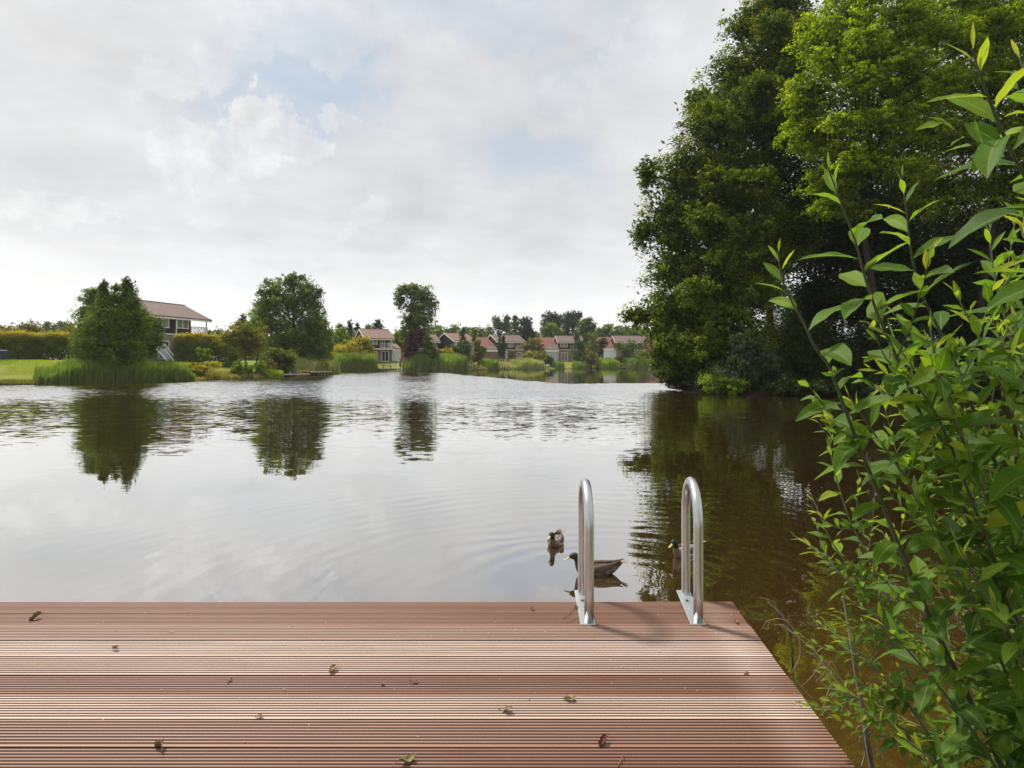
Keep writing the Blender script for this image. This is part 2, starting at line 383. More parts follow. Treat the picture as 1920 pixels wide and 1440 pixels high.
bn = T.add('ShaderNodeBump'); bn.inputs['Strength'].default_value = .55; bn.inputs['Distance'].default_value = .0012
T.l.new(grain, bn.inputs['Height']); T.l.new(bn.outputs[0], b.inputs['Normal']); T.l.new(b.outputs[0], out.inputs[0]); DECK = m
DARKWOOD = pmat('weathered_post_wood', (.10,.065,.045), .85, noise=(6, .4), bump=(20, .01))

deck = empty('wooden_deck', (-1.6, 1.0, 0), label='reddish brown grooved hardwood deck over the water in the foreground', cat='deck')
def build_deck():
    edges = [3.237, 3.090, 2.938, 2.783, 2.633, 2.472, 2.317, 2.166, 2.007]
    while edges[-1] > -1.9: edges.append(edges[-1] - .1545)
    tints = [.40, .45, .66, 1.0, .78, .14, .95, .52, .15, .3, .3, .8, .4]  # board tones; the palest boards have surface sheen put into their colour
    rng = random.Random(3); V = []; Fc = []; TT = []; GV = []
    xs = np.linspace(-5.2, DX1, 26)
    for k in range(len(edges) - 1):
        y1, y0 = edges[k] - .0035, edges[k+1] + .0035; w = y1 - y0; nr = 9; pw = w / nr
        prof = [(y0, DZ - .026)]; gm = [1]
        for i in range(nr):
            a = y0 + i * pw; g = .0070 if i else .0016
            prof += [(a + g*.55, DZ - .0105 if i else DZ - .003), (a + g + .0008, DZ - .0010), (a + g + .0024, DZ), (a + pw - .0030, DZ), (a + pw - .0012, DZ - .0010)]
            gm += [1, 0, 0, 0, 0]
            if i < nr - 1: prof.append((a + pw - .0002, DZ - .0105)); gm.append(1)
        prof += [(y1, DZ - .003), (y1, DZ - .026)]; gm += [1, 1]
        dz = rng.uniform(-.0012, .0012); tilt = rng.uniform(-.006, .006); bow = rng.uniform(-.002, .002); ph = rng.uniform(0, 6)
        tint = tints[k] if k < len(tints) else rng.random(); b0 = len(V); npf = len(prof)
        x1 = DX1 + rng.uniform(-.003, .003)
        for xi, x in enumerate(xs):
            x = x1 if xi == len(xs) - 1 else x
            for (y, z), g_ in zip(prof, gm):
                GV.append(g_); V.append((x + 1.6, y + bow * math.sin(x * 1.1 + ph) - 1.0, z + dz + tilt * (y - y0))); TT.append(tint)
        for xi in range(len(xs) - 1):
            for q in range(npf):
                q2 = (q + 1) % npf; a = b0 + xi * npf
                Fc.append((a + q, a + npf + q, a + npf + q2, a + q2))
        if True:
            for i0 in (b0, b0 + (len(xs)-1) * npf):                       # close the board ends
                for q in range(1, npf - 2, 1): Fc.append((i0, i0 + q, i0 + q + 1, i0 + npf - 1) if q < npf - 2 else (i0,)*4)
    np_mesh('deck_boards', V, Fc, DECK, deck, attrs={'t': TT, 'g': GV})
    f = MB()
    for x in (-4.6, -3.2, -1.8, -.4, .80): f.box(x + 1.6 - .03, -2.85, DZ - .15, x + 1.6 + .03, 3.20 - 1.0, DZ - .0275)
    f.build('joist', DARKWOOD, deck)
    f = MB(); f.box(-3.6, 3.202 - 1.0, DZ - .16, DX1 + 1.55, 3.228 - 1.0, DZ - .0275); f.build('fascia_board', DARKWOOD, deck)
    for x in (-3.2, -.4, .74):
        for y in (3.12, .9):
            f = MB(); f.box(x + 1.6 - .05, y - 1.05, -1.3, x + 1.6 + .05, y - .95, DZ - .152); f.build('post', DARKWOOD, deck)
build_deck()

# ---------------------------------------------------------------- swim ladder
STEEL = pmat('galvanised_steel', (.52,.54,.54), .33, 1.0, noise=(40, .14))
PLATE = pmat('zinc_plate', (.62,.67,.68), .35, .85, noise=(30, .1))
RUST = pmat('rusty_bolt', (.16,.08,.05), .6, .6)
def build_ladder():
    root = empty('swim_ladder', (.41, 3.14, DZ), label='galvanised steel swim ladder with two hooped handrails on the deck edge', cat='ladder')
    O = Vector((.41, 3.14, DZ))
    for (xf, xb, top) in ((.158, .142, 1.191), (.651, .667, 1.199)):
        yf, yb = 2.962, 3.322; yc = (yf + yb) / 2; R = (yb - yf) / 2; zt = top - .0218
        pts = [(xf, yf, DZ + .004), (xf, yf, DZ + .12), (xf, yf, DZ + .28), (xf, yf, zt - R)]
        for k in range(1, 16):
            a = math.pi * k / 16; u = (1 - math.cos(a)) / 2
            pts.append((xf + (xb - xf) * u, yc - R * math.cos(a), zt - R + R * math.sin(a)))
        pts += [(xb, yb, zt - R), (xb, yb, DZ + .2), (xb, yb, DZ - .1), (xb, yb, -.75)]
        mb = MB(); mb.tube([Vector(p) - O for p in pts], .0218, 24)
        mb.build('handrail', STEEL, root, smooth=True)
        xa, xb2 = xf - .006, xb - .004
        p = MB(); z0 = DZ + .001
        d = Vector((xb2 - xa, 3.375 - 2.935, 0))
        p.prism([Vector((xa - .034, 2.935, z0)) - O, Vector((xa + .034, 2.935, z0)) - O, Vector((xa + .034, 2.935, z0 + .007)) - O, Vector((xa - .034, 2.935, z0 + .007)) - O], d)
        bp = p.build('base_plate', PLATE, root, bevel=.0015)
        for yy in (3.04, 3.13, 3.22):
            u = (yy - 2.935) / .44; b = MB(); x = xa + (xb2 - xa) * u - .004 * (1 if yy > 3.1 else -1)
            b.tube([Vector((x, yy, z0 + .007)) - O, Vector((x, yy, z0 + .013)) - O], [.009, .0075], 6)
            b.build('bolt', RUST if yy > 3.2 else PLATE, bp)
    for z in (.35, .08, -.18, -.44):
        s_ = MB(); s_.box(.16 - .41, 3.30 - 3.14, z - DZ, .65 - .41, 3.37 - 3.14, z - DZ + .03); s_.build('step', PLATE, root, bevel=.004)
build_ladder()

# ---------------------------------------------------------------- litter on the deck
DRY = [pmat('dry_leaf_' + n, c, .8, noise=(60, .45)) for n, c in (('brown', (.15,.095,.045)), ('red', (.11,.035,.02)), ('tan', (.27,.19,.10)), ('olive', (.16,.15,.055)))]
def dead_leaf(px, py, size, mi, label, seed, curl=1.0, lift=.0):
    rng = random.Random(seed); Y = F * (EYE - DZ) / (py - CY); p = P(px, py, Y)
    n, k = 9, 7; V = []; ph = rng.random() * 6
    for i in range(n):
        u = i / (n - 1)
        w = math.sin(math.pi * min(1, u * 1.02 + .02))**.7 * (.34 + .06 * math.sin(u * 17 + ph))
        for j in range(k):
            v = j / (k - 1) * 2 - 1
            x = (u - .5); y = v * w; a = v * curl * 1.5
            y2 = math.sin(a) * w / max(1e-3, curl * 1.5) if curl > .05 else y
            z = (1 - math.cos(a)) * w * .75 + .12 * math.sin(u * 5 + ph) + .05 * math.sin(v * 7 + u * 9 + ph) + .22 * (u - .4)**2
            V.append((x * size, y2 * size, z * size))
    zmin = min(q[2] for q in V); V = [(a, b_, c - zmin + .001) for a, b_, c in V]
    Fc = [(i*k + j, i*k + j + 1, (i+1)*k + j + 1, (i+1)*k + j) for i in range(n-1) for j in range(k-1)]
    o = np_mesh('dead_leaf', V, Fc, DRY[mi], smooth=True)
    o.location = (p.x, p.y, DZ + .001); o.rotation_euler = (rng.uniform(-.2, .2), rng.uniform(-.2, .2), rng.uniform(0, 6.28))
    tag(o, label, 'dead leaf', 'dead leaves scattered on the deck')
    s = MB(); s.tube([(-.5*size, 0, .12*size), (-.7*size, .05*size, .2*size), (-.85*size, .12*size, .1*size)], [.0012, .001, .0008], 5)
    st = s.build('leaf_stalk', DRY[mi], o)
for i, a in enumerate([
    (66,1161,.058,0,'dry brown leaf near the far left end of the deck',1.1), (215,1219,.040,2,'small folded tan leaf standing up on the left of the deck',1.2),
    (624,1260,.050,2,'crumpled light tan leaf on the middle of the deck left of centre',1.0), (998,1144,.030,0,'tiny brown leaf by the water edge left of the ladder',1.1),
    (1080,1141,.036,1,'reddish dried leaf touching the left ladder rail foot',.9), (1068,1314,.046,2,'crumpled tan leaf below the left ladder rail',.8),
    (952,1335,.044,0,'torn brown leaf lying nearly flat left of the crumpled tan leaf',.6), (1131,1396,.048,1,'dark red curled leaf near the bottom of the deck',1.0),
    (297,1404,.056,0,'large rolled brown leaf at the lower left of the deck',1.25), (765,1430,.055,3,'olive green leaf at the bottom edge of the picture',.7),
    (1380,1168,.034,0,'brown leaf at the right end of the deck beyond the ladder',1.0), (486,1347,.028,0,'tiny dark leaf scrap stuck on a board at the lower left',.5),
    (430,1278,.022,1,'tiny reddish scrap on the red board left of centre',.4), (778,1280,.026,0,'thin brown scrap on the red board near the centre',.3),
    (718,1284,.020,2,'tiny pale petal on the red board near the centre',.3), (1400,1263,.018,1,'tiny red scrap near the right edge of the deck',.3), (322,1187,.020,2,'tiny pale scrap on the third board from the water',.3)]):
    dead_leaf(a[0], a[1], a[2], a[3], a[4], 100 + i, a[5])
def twig(pts, r, label, mat):
    W = [P(px, py, F * (EYE - DZ) / (py - CY)) + Vector((0, 0, .003 + dz)) for px, py, dz in pts]
    s = MB(); s.tube(spline(W, 4), r, 5); o = s.build('twig', mat, smooth=True); tag(o, label, 'twig')
twig([(1056,1160,0),(1066,1152,.004),(1078,1142,.006)], .0016, 'thin twig beside the left ladder rail', DRY[0])
twig([(1158,1440,0),(1165,1428,.004),(1170,1420,.006)], .0016, 'short twig at the bottom edge of the deck right of centre', DRY[0])
twig([(1062,1168,0),(1072,1163,.002),(1082,1158,.002)], .0012, 'tiny pale stalk between the two plates near the left rail', DRY[2])
# small seed husks: pale specks strewn over the boards
def build_husks():
    rng = np.random.default_rng(8); n = 100; V = []; Fc = []
    for i in range(n):
        x = rng.uniform(-2.7, .86); y = rng.uniform(1.95, 3.2); s = rng.uniform(.0012, .0034); a = rng.uniform(0, 6.3); b = len(V)
        ca, sa = math.cos(a), math.sin(a)
        for (u, v, w) in ((-1.6,0,.2),(0,-.8,.5),(1.6,0,.3),(0,.8,.5),(0,0,1.1)): V.append((x + (u*ca - v*sa)*s, y + (u*sa + v*ca)*s, DZ + .0012 + w*s))
        for q in range(4): Fc.append((b + q, b + (q+1) % 4, b + 4, b + 4))
    me = bpy.data.meshes.new('seed_husks'); me.from_pydata(V, [], [f[:3] for f in Fc]); me.update(); me.materials.append(pmat('seed_husk', (.55,.47,.36), .8))
    o = bpy.data.objects.new('seed_husks', me); col.objects.link(o); tag(o, 'tiny pale seed husks and specks strewn across the deck boards', 'seed husks', kind='stuff')
build_husks()

# ---------------------------------------------------------------- ducks
def duck_mat(name, head, body_a, body_b, chest):
    m, T, out = new_mat(name); p = T.add('ShaderNodeTexCoord').outputs['Object']; x, y, z = T.xyz(p)
    f = T.noise(T.comb(T.m('MULTIPLY', x, 28.0), T.m('MULTIPLY', y, 70.0), T.m('MULTIPLY', z, 70.0)), 1.0, 3, .6, .8)
    w = T.add('ShaderNodeTexVoronoi'); w.inputs['Scale'].default_value = 42; T.l.new(p, w.inputs['Vector'])
    c = T.mixc(T.mr(w.outputs['Distance'], .1, .6), body_a, body_b); c = T.mixc(T.mr(f, .45, .6), c, body_a)
    c = T.mixc(T.mr(x, .07, .14), c, chest); c = T.mixc(T.mr(z, .092, .104, 0, 1), c, head)
    c = T.mixc(T.m('MULTIPLY', T.mr(f, .45, .6), T.m('LESS_THAN', z, .1)), c, body_a)
    b = T.add('ShaderNodeBsdfPrincipled'); T.l.new(c, b.inputs['Base Color']); b.inputs['Roughness'].default_value = .6; b.inputs['Specular IOR Level'].default_value = .3
    T.l.new(b.outputs[0], out.inputs[0]); return m
BILL = pmat('duck_bill', (.36,.33,.10), .4); EYEM = pmat('duck_eye', (.005,.005,.005), .1)
WINGB = pmat('duck_wing_feathers', (.075,.045,.028), .65, noise=(60, .7), bump=(90, .004)); TAILW = pmat('pale_tail_feathers', (.24,.18,.13), .7, noise=(50, .3))
DARKF = pmat('dark_rump_feathers', (.012,.012,.012), .6)
def duck(px, py, Y, heading, label, mats, scale=1.0, look=0.0):
    """local +x is where the duck faces; z=0 is the water line"""
    p = P(px, py, Y); root = empty('duck', (p.x, p.y, 0.0), heading, label=label, cat='duck', group='ducks swimming by the deck'); root.scale = (scale,)*3
    rings = [(-.215,.078,.006,.004,-20),(-.195,.070,.026,.010,-20),(-.16,.052,.050,.026,-14),(-.11,.034,.072,.045,-6),(-.05,.022,.086,.058,0),(.01,.018,.088,.062,0),
             (.06,.020,.080,.060,8),(.105,.032,.064,.054,25),(.135,.052,.045,.040,50),(.150,.080,.031,.029,75),(.156,.105,.025,.024,85),(.160,.128,.027,.027,80),
             (.170,.150,.030,.033,50),(.190,.160,.029,.031,15),(.208,.155,.022,.023,-10),(.220,.149,.014,.015,-20),(.226,.146,.006,.008,-20)]
    N = 18; V = []
    for (x, z, w, h, tl) in rings:
        a = math.radians(tl)
        dx, dy = x, 0.0
        if z > .09:
            u = min(1, (z - .09) / .05); c, s = math.cos(look * u), math.sin(look * u); dx, dy = .153 + (x - .153) * c, (x - .153) * s
        for k in range(N):
            q = 2 * math.pi * k / N; yy = math.cos(q) * w; zz = math.sin(q) * h
            ox_, oy_ = -math.sin(a) * zz, yy
            if z > .09: ox_, oy_ = ox_ * c - oy_ * s, ox_ * s + oy_ * c
            V.append((dx + ox_, dy + oy_, z + math.cos(a) * zz))
    Fc = [(i*N + k, i*N + (k+1) % N, (i+1)*N + (k+1) % N, (i+1)*N + k) for i in range(len(rings)-1) for k in range(N)]
    bo = np_mesh('body', V, Fc, mats, root, smooth=True)
    sb = bo.modifiers.new('s', 'SUBSURF'); sb.levels = 1; sb.render_levels = 2
    R = Matrix.Translation((.153, 0, 0)) @ Matrix.Rotation(look, 4, 'Z') @ Matrix.Translation((-.153, 0, 0))
    def rings_mesh(name, rg, mat, parent, n=10, M=Matrix.Identity(4)):
        V = []
        for (x, y, z, w, h) in rg:
            for k in range(n):
                q = 2 * math.pi * k / n; V.append(tuple(M @ Vector((x, y + math.cos(q) * w, z + math.sin(q) * h))))
        Fc = [(i*n + k, i*n + (k+1) % n, (i+1)*n + (k+1) % n, (i+1)*n + k) for i in range(len(rg)-1) for k in range(n)]
        return np_mesh(name, V, Fc, mat, parent, smooth=True)
    rings_mesh('bill', [(.212,0,.150,.013,.013),(.228,0,.143,.012,.009),(.245,0,.136,.012,.005),(.262,0,.130,.013,.0035),(.272,0,.127,.009,.002),(.275,0,.126,.001,.001)], BILL, root, M=R)
    for s in (-1, 1):
        rings_mesh('eye', [(.192,s*.0262,.166,.001,.001),(.195,s*.0272,.166,.003,.004),(.198,s*.0262,.166,.001,.001)], EYEM, root, 8, R)
        w = rings_mesh('wing', [(.085,s*.055,.045,.004,.006),(.06,s*.066,.052,.018,.026),(.0,s*.072,.058,.022,.034),(-.06,s*.062,.066,.020,.030),(-.12,s*.042,.078,.014,.020),(-.17,s*.022,.094,.008,.011),(-.205,s*.008,.108,.004,.005),(-.235,s*.002,.120,.001,.001)], WINGB, root, 12)
    rings_mesh('rump', [(-.13,0,.070,.030,.022),(-.165,0,.074,.034,.022),(-.20,0,.080,.024,.016),(-.215,0,.084,.01,.008)], DARKF, root, 12)
    tl = MB()
    for k, a in enumerate((-.42,-.25,-.08,.08,.25,.42)):
        b0 = Vector((-.19, math.sin(a)*.02, .076)); e = Vector((-.275 + abs(a)*.05, math.sin(a)*.16, .098 + (.004 if k % 2 else 0)))
        s_ = (e - b0).cross(Vector((0,0,1))).normalized() * .009
        tl.prism([b0 - s_*.6, b0 + s_*.6, b0.lerp(e,.75) + s_, e, b0.lerp(e,.75) - s_], (0, 0, .0015))
    tl.build('tail_feathers', TAILW, root)
    return root
dm1 = duck_mat('mottled_brown_plumage', (.030,.022,.016), (.022,.014,.009), (.17,.11,.07), (.07,.042,.028))
dm2 = duck_mat('mottled_pale_plumage', (.016,.024,.014), (.06,.04,.028), (.36,.30,.25), (.13,.08,.055))
dm3 = duck_mat('drake_plumage', (.006,.012,.010), (.10,.075,.06), (.45,.42,.40), (.14,.065,.04))
duck(1118, 1074, 5.42, math.radians(187), 'dark brown duck in side view behind the left ladder rail, facing left', dm1, 1.0)
duck(1042, 1018, 6.30, math.radians(257), 'pale mottled duck left of the ladder, swimming towards the camera', dm2, .86, -.2)
duck(1286, 1036, 5.95, math.radians(222), 'dark headed duck half hidden behind the right ladder rail', dm3, .95, .1)
# ---------------------------------------------------------------- plants
def leaf_quads(C, N_, L, W, rng, t, droop=.25):
    """one folded rhombus per leaf; C centres (n,3), N_ outward bias (n,3)"""
    n = len(C); L = np.broadcast_to(np.asarray(L, float).reshape(-1, 1), (n, 1)) if np.ndim(L) else L; W = np.broadcast_to(np.asarray(W, float).reshape(-1, 1), (n, 1)) if np.ndim(W) else W
    nrm = rng.normal(size=(n, 3)) * .75 + N_ * .6 + np.array([0, 0, .95]); nrm /= np.linalg.norm(nrm, axis=1)[:, None] + 1e-9
    a = rng.normal(size=(n, 3)) + N_ * .8; a[:, 2] -= droop
    u = a - nrm * (a * nrm).sum(1)[:, None]; u /= np.linalg.norm(u, axis=1)[:, None] + 1e-9
    w = np.cross(nrm, u); s = rng.uniform(.65, 1.3, n)[:, None]
    L_ = L * s; W_ = W * s
    v = np.stack([C - u * L_ * .5, C + w * W_ * .5 + u * L_ * .05, C + u * L_ * .5, C - w * W_ * .5 + u * L_ * .05], 1).reshape(-1, 3)
    f = np.arange(4 * n).reshape(n, 4)
    return v, f, np.repeat(t, 4)
def crown_mesh(blobs, leaf, n, rng, spray=.55, rc=.30, fill=.16, out=1.0, tipb=.25, aspect=.55, cl=1.0):
    """blobs: list of (centre, radii); leaves gathered in sprays spread over and through each blob"""
    vol = np.array([b[1][0] * b[1][2] for b in blobs]); vol = vol / vol.sum()
    Cs, Ns, Ts, tips, Zs = [], [], [], [], []
    for (c, r), share in zip(blobs, vol):
        c = np.array(c); r = np.array(r); nb = max(12, int(n * share))
        nc = max(5, int(cl * 16 * (nb / 900.0) ** .5 + nb / 240))
        d = rng.normal(size=(nc, 3)); d /= np.linalg.norm(d, axis=1)[:, None]
        rad = np.where(rng.random(nc) < .72, rng.uniform(.68, 1.08 * out, nc), rng.uniform(.15, .7, nc))
        cc = c + d * r * rad[:, None]
        k = rng.integers(0, nc, nb); sz = rc * r.mean() * rng.uniform(.55, 1.25, nc)
        g = rng.normal(size=(nb, 3)) * np.array([.55, .55, .55 * spray])
        pos = cc[k] + g * sz[k][:, None]
        pos[:, 2] -= (np.linalg.norm(g[:, :2], axis=1) ** 2) * sz[k] * .35
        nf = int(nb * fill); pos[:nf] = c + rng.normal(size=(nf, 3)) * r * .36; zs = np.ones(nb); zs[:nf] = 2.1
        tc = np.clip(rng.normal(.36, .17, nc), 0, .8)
        t = tc[k] + rng.normal(0, .10, nb) + tipb * np.clip(g[:, 2] * 1.2, -.3, 1)  # spray tops tinted lighter: young leaves, plus sunlight put into the colour
        t[:nf] = rng.uniform(0, .25, nf); Zs.append(zs)  # inner leaves coloured darker to stand in for shade inside the crown
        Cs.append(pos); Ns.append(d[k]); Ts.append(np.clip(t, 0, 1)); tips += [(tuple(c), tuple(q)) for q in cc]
    return np.vstack(Cs), np.vstack(Ns), np.concatenate(Ts), tips, np.concatenate(Zs)
SEED = [10]
def plant(name, label, cat, Y, blobs, mat, leaf=None, cov=4.6, trunk=None, group=None, spray=.6, depth=.85, rc=.30, out=1.0, aspect=.55,
          branches=True, trunk_w=None, base=None, ydepth=None, fill=.20, droop=.25, cl=1.0, kind=None, maxn=130000, tipb=.25, crown_name='crown', zfloor=None, bark=None):
    """blobs in photo pixels (x, y, rx, ry[, depth offset m]) at distance Y: real size follows from the distance"""
    SEED[0] += 1; rng = np.random.default_rng(SEED[0]); rr = random.Random(SEED[0])
    leaf = leaf or max(.07, Y * .0023)
    cx = sum(b[0]*b[2]*b[3] for b in blobs) / sum(b[2]*b[3] for b in blobs)
    tx = trunk if trunk is not None else cx
    X0 = (tx - CX) / F * Y; gz0 = G(X0, Y) if base is None else base
    W = []; area = 0
    for b in blobs:
        p = P(b[0], b[1], Y); rx = b[2] / F * Y; rz = b[3] / F * Y; ry = (rx if ydepth is None else ydepth) * depth
        off = b[4] if len(b) > 4 else rr.uniform(-.35, .35) * ry
        W.append(((p.x - X0, off, p.z - gz0), (rx, ry, rz))); area += math.pi * rx * rz
    n = int(min(maxn, max(60, cov * area / (leaf * leaf * aspect * .5))))
    C, Nn, t, tips, zs = crown_mesh(W, leaf, n, rng, spray, rc, fill, out, tipb, cl=cl)
    lo = .04 if zfloor is None else zfloor
    gl = gz(C[:, 0] + X0, C[:, 1] + Y) - gz0
    keep = C[:, 2] > np.maximum(gl, -gz0 + .02) + lo; C, Nn, t, zs = C[keep], Nn[keep], t[keep], zs[keep]
    root = empty(name, (X0, Y, gz0 - .03), label=label, cat=cat, group=group, kind=kind)
    v, f, ta = leaf_quads(C, Nn, leaf * zs, leaf * aspect * zs, rng, t, droop)
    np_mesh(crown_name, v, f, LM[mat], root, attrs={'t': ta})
    top = max(w[0][2] for w in W); H = max(.5, top); tw = trunk_w or max(.05, H * .018)
    mb = MB(); low = min(w[0][2] - w[1][2] for w in W)
    if branches:
        pts = [(0, 0, 0)]; nseg = 6
        ccx = np.average([w[0][0] for w in W], weights=[w[1][0] for w in W])
        for i in range(1, nseg + 1):
            u = i / nseg; pts.append((ccx * u * .6 + rr.uniform(-.02, .02) * H, rr.uniform(-.02, .02) * H, H * u * .96))
        mb.tube(spline(pts, 3), [tw * 1.25] + [tw * (1 - i / (nseg*3+1) * .85) for i in range(nseg*3)], 8)
        for (c, r) in W:
            za = max(.12 * H, min(H * .85, c[2] - r[2] * .9 - rr.uniform(0, .12) * H)); u = za / (H * .96)
            a = Vector((ccx * u * .6, 0, za)); c_ = Vector(c)
            if (c_ - a).length > .3:
                mid = a.lerp(c_, .5) + Vector((0, 0, .08 * (c_ - a).length)); r0 = tw * .45 * (1 - .5 * u)
                mb.tube(spline([a, mid, c_], 3), [r0 * (1 - .1 * i) for i in range(7)], 6)
        for (c, q) in tips[::2][:260]:
            c_, q_ = Vector(c), Vector(q); mid = c_.lerp(q_, .55) + Vector((rr.uniform(-.1,.1), rr.uniform(-.1,.1), .05)) * (q_ - c_).length
            mb.tube([c_, mid, q_], [tw * .13, tw * .09, tw * .03], 4, caps=False)
        mb.build('trunk', bark or BARK, root, smooth=True)
    else:
        for k in range(7):
            w = W[k % len(W)]; a = 2 * math.pi * k / 7; q = Vector(w[0]) + Vector((math.cos(a) * w[1][0] * .5, math.sin(a) * w[1][1] * .5, w[1][2] * .3))
            b0 = Vector((W[0][0][0] * .6 + math.cos(a) * tw * .3, W[0][0][1] + math.sin(a) * tw * .3, -.05)); mb.tube([b0, b0.lerp(q, .6) + Vector((0,0,.05)), q], [tw * .6, tw * .4, tw * .15], 5)
        mb.build('stem', bark or BARK, root, smooth=True)
    return root

def blades(name, label, regions, mat, h, n, seed, wd=None, cat='reeds', lean=.2, kind='stuff', hvar=.3):
    """regions: polyline strips in world xy [(x,y)...] with half-width; blades stand on the bank or in the shallows"""
    rng = np.random.default_rng(seed); pts = []
    (poly, hw) = regions; poly = np.array(poly, float)
    seg = np.linalg.norm(np.diff(poly, axis=0), axis=1); cum = np.concatenate([[0], np.cumsum(seg)]); L_ = cum[-1]
    s = rng.uniform(0, L_, n); i = np.clip(np.searchsorted(cum, s) - 1, 0, len(seg) - 1); u = (s - cum[i]) / seg[i]
    p = poly[i] + (poly[i+1] - poly[i]) * u[:, None]; d = (poly[i+1] - poly[i]) / seg[i][:, None]; nn = np.stack([-d[:, 1], d[:, 0]], 1)
    off = rng.uniform(-1, 1, n); p = p + nn * (off * hw)[:, None]
    z = np.maximum(gz(p[:, 0], p[:, 1]), -.05)
    dist = p[:, 1].mean(); w = wd or max(.012, dist * .0007)
    clump = .5 + .5 * np.sin(s * 1.7 + 3 * np.sin(s * .6)) * .5
    jag = 1 + .16 * np.sin(s * 3.3 + seed) * np.sin(s * 1.1); env = jag * np.clip(np.minimum(s, L_ - s) / (.10 * L_ + .01), .25, 1) ** .5
    hh = h * (1 - hvar + hvar * 1.4 * rng.random(n)) * (.8 + .3 * clump) * env
    la = rng.uniform(0, 2*np.pi, n); lx = np.cos(la) * lean * hh + .07 * hh; ly = np.sin(la) * lean * hh
    wa = rng.uniform(-.9, .9, n); wx, wy = np.cos(wa) * w, np.sin(wa) * w
    B = np.stack([p[:, 0], p[:, 1], z - .05], 1)
    def at(u, k, bend): return B + np.stack([lx * bend + wx * k, ly * bend + wy * k, hh * u], 1)
    V = np.stack([at(0, -.7, 0), at(0, .7, 0), at(.55, 1, .3), at(.55, -1, .3), at(.98 - .1 * lean, .12, 1.0), at(.98 - .1 * lean, -.12, 1.0)], 1).reshape(-1, 3)
    b = np.arange(n) * 6
    f = np.concatenate([np.stack([b, b+1, b+2, b+3], 1), np.stack([b+3, b+2, b+4, b+5], 1)])
    tl = np.clip(rng.normal(.48, .16, n) + .16 * np.sin(s * .9 + 2 * np.sin(s * .37)), 0, 1)
    t = np.stack([tl*.4, tl*.4, tl, tl, np.clip(tl + .2, 0, 1), np.clip(tl + .2, 0, 1)], 1).ravel()
    c = poly.mean(0); V -= np.array([c[0], c[1], 0])
    o = np_mesh(name, V, f, LM[mat], attrs={'t': t}); o.location = (c[0], c[1], 0); tag(o, label, cat, kind=kind)
    return o
def hedge(name, label, Y0, px0, Y1, px1, h_px_top, thick, mats, group=None, cov=3.0, seed=1, rag=.22, ztop=None):
    """clipped hedge: leaves in a box-shaped shell; top edge carries the lighter new growth"""
    a = P(px0, CY, Y0); b = P(px1, CY, Y1); Lh = (Vector((b.x, b.y)) - Vector((a.x, a.y))).length
    rz = math.atan2(b.y - a.y, b.x - a.x); gza = min(G(a.x, a.y), G(b.x, b.y)); Ym = (Y0 + Y1) / 2
    H = (EYE - (h_px_top - CY) / F * Ym) - gza
    rng = np.random.default_rng(seed); leaf = max(.08, Ym * .0022); n = int(1.9 * cov * (Lh * H + Lh * thick) * 1.4 / (leaf * leaf * .3))
    face = rng.random(n); x = rng.uniform(0, Lh, n); y = rng.uniform(0, thick, n); z = rng.uniform(0, 1, n) ** .9 * H
    topf = face < .28; fr = (face >= .28) & (face < .78); en = face >= .93
    z = np.where(topf, H, z); y = np.where(fr, 0, np.where((face >= .78) & (~en), thick, y)); x = np.where(en, np.where(rng.random(n) < .5, 0, Lh), x)
    lump = np.sin(x * 2.1 + seed) * .5 + np.sin(x * .9 + 2 * seed) * .5
    z = z * (1 + .05 * lump) + np.where(topf, np.abs(rng.normal(0, rag, n)), rng.normal(0, .05, n)); y = y + rng.normal(0, .11, n) + .10 * np.sin(z * 4 + x * 2); x = x + rng.normal(0, .08, n)
    C = np.stack([x, y, np.maximum(z, .03)], 1); Nn = np.zeros((n, 3)); Nn[:, 1] = np.where(fr, -1, .6); Nn[:, 2] = np.where(topf, 1, 0)
    t = np.clip(rng.normal(.40, .15, n) + .14 * np.sin(x * 3.1) * np.sin(z * 4.0) + np.where(topf, .26, 0) + .10 * lump + .30 * np.clip((z / H - .78) / .2, 0, 1), 0, 1)
    root = empty(name, (a.x, a.y, gza - .03), rz, label=label, cat='hedge', group=group)
    v, f, ta = leaf_quads(C, Nn, leaf, leaf * .6, rng, t, .1); np_mesh('foliage', v, f, LM[mats], root, attrs={'t': ta})
    mb = MB(); k = max(3, int(Lh / 1.2))
    for i in range(k):
        xx = (i + .5) * Lh / k; mb.tube([(xx, thick/2, 0), (xx + .1, thick/2, H * .45), (xx - .05, thick/2 + .1, H * .85)], [.05, .04, .015], 5)
        mb.tube([(xx, thick/2, H*.2), (xx + .4, thick/2 - .1, H * .8)], [.03, .01], 4)
    mb.build('stem', BARK, root)
    return root

# ---- the big trees on the right bank
TG = 'tall trees on the right bank'
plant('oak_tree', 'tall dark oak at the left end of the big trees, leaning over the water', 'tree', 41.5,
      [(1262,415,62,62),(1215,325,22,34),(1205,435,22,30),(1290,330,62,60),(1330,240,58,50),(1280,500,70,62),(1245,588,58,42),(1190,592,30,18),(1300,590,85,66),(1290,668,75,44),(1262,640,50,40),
       (1370,420,85,80),(1360,540,90,80),(1355,320,70,70),(1380,640,80,50),(1345,690,70,30),(1245,690,22,26),(1425,500,60,70),(1300,430,40,24,-3.4),(1340,490,42,24,-4),(1280,560,40,24,-3.6),(1330,600,42,24,-4),(1250,640,32,20,-3),(1380,370,42,24,-3.8),(1320,360,36,22,-3.2),(1390,560,42,24,-4.2),(1290,650,40,22,-3.6),(1370,450,40,22,-4.2)], 'oak', leaf=.15, cov=4.4, trunk=1345, group=TG, trunk_w=.30, rc=.22, out=1.08, maxn=210000, cl=1.7, fill=.22, zfloor=.25, spray=.7, tipb=.4)
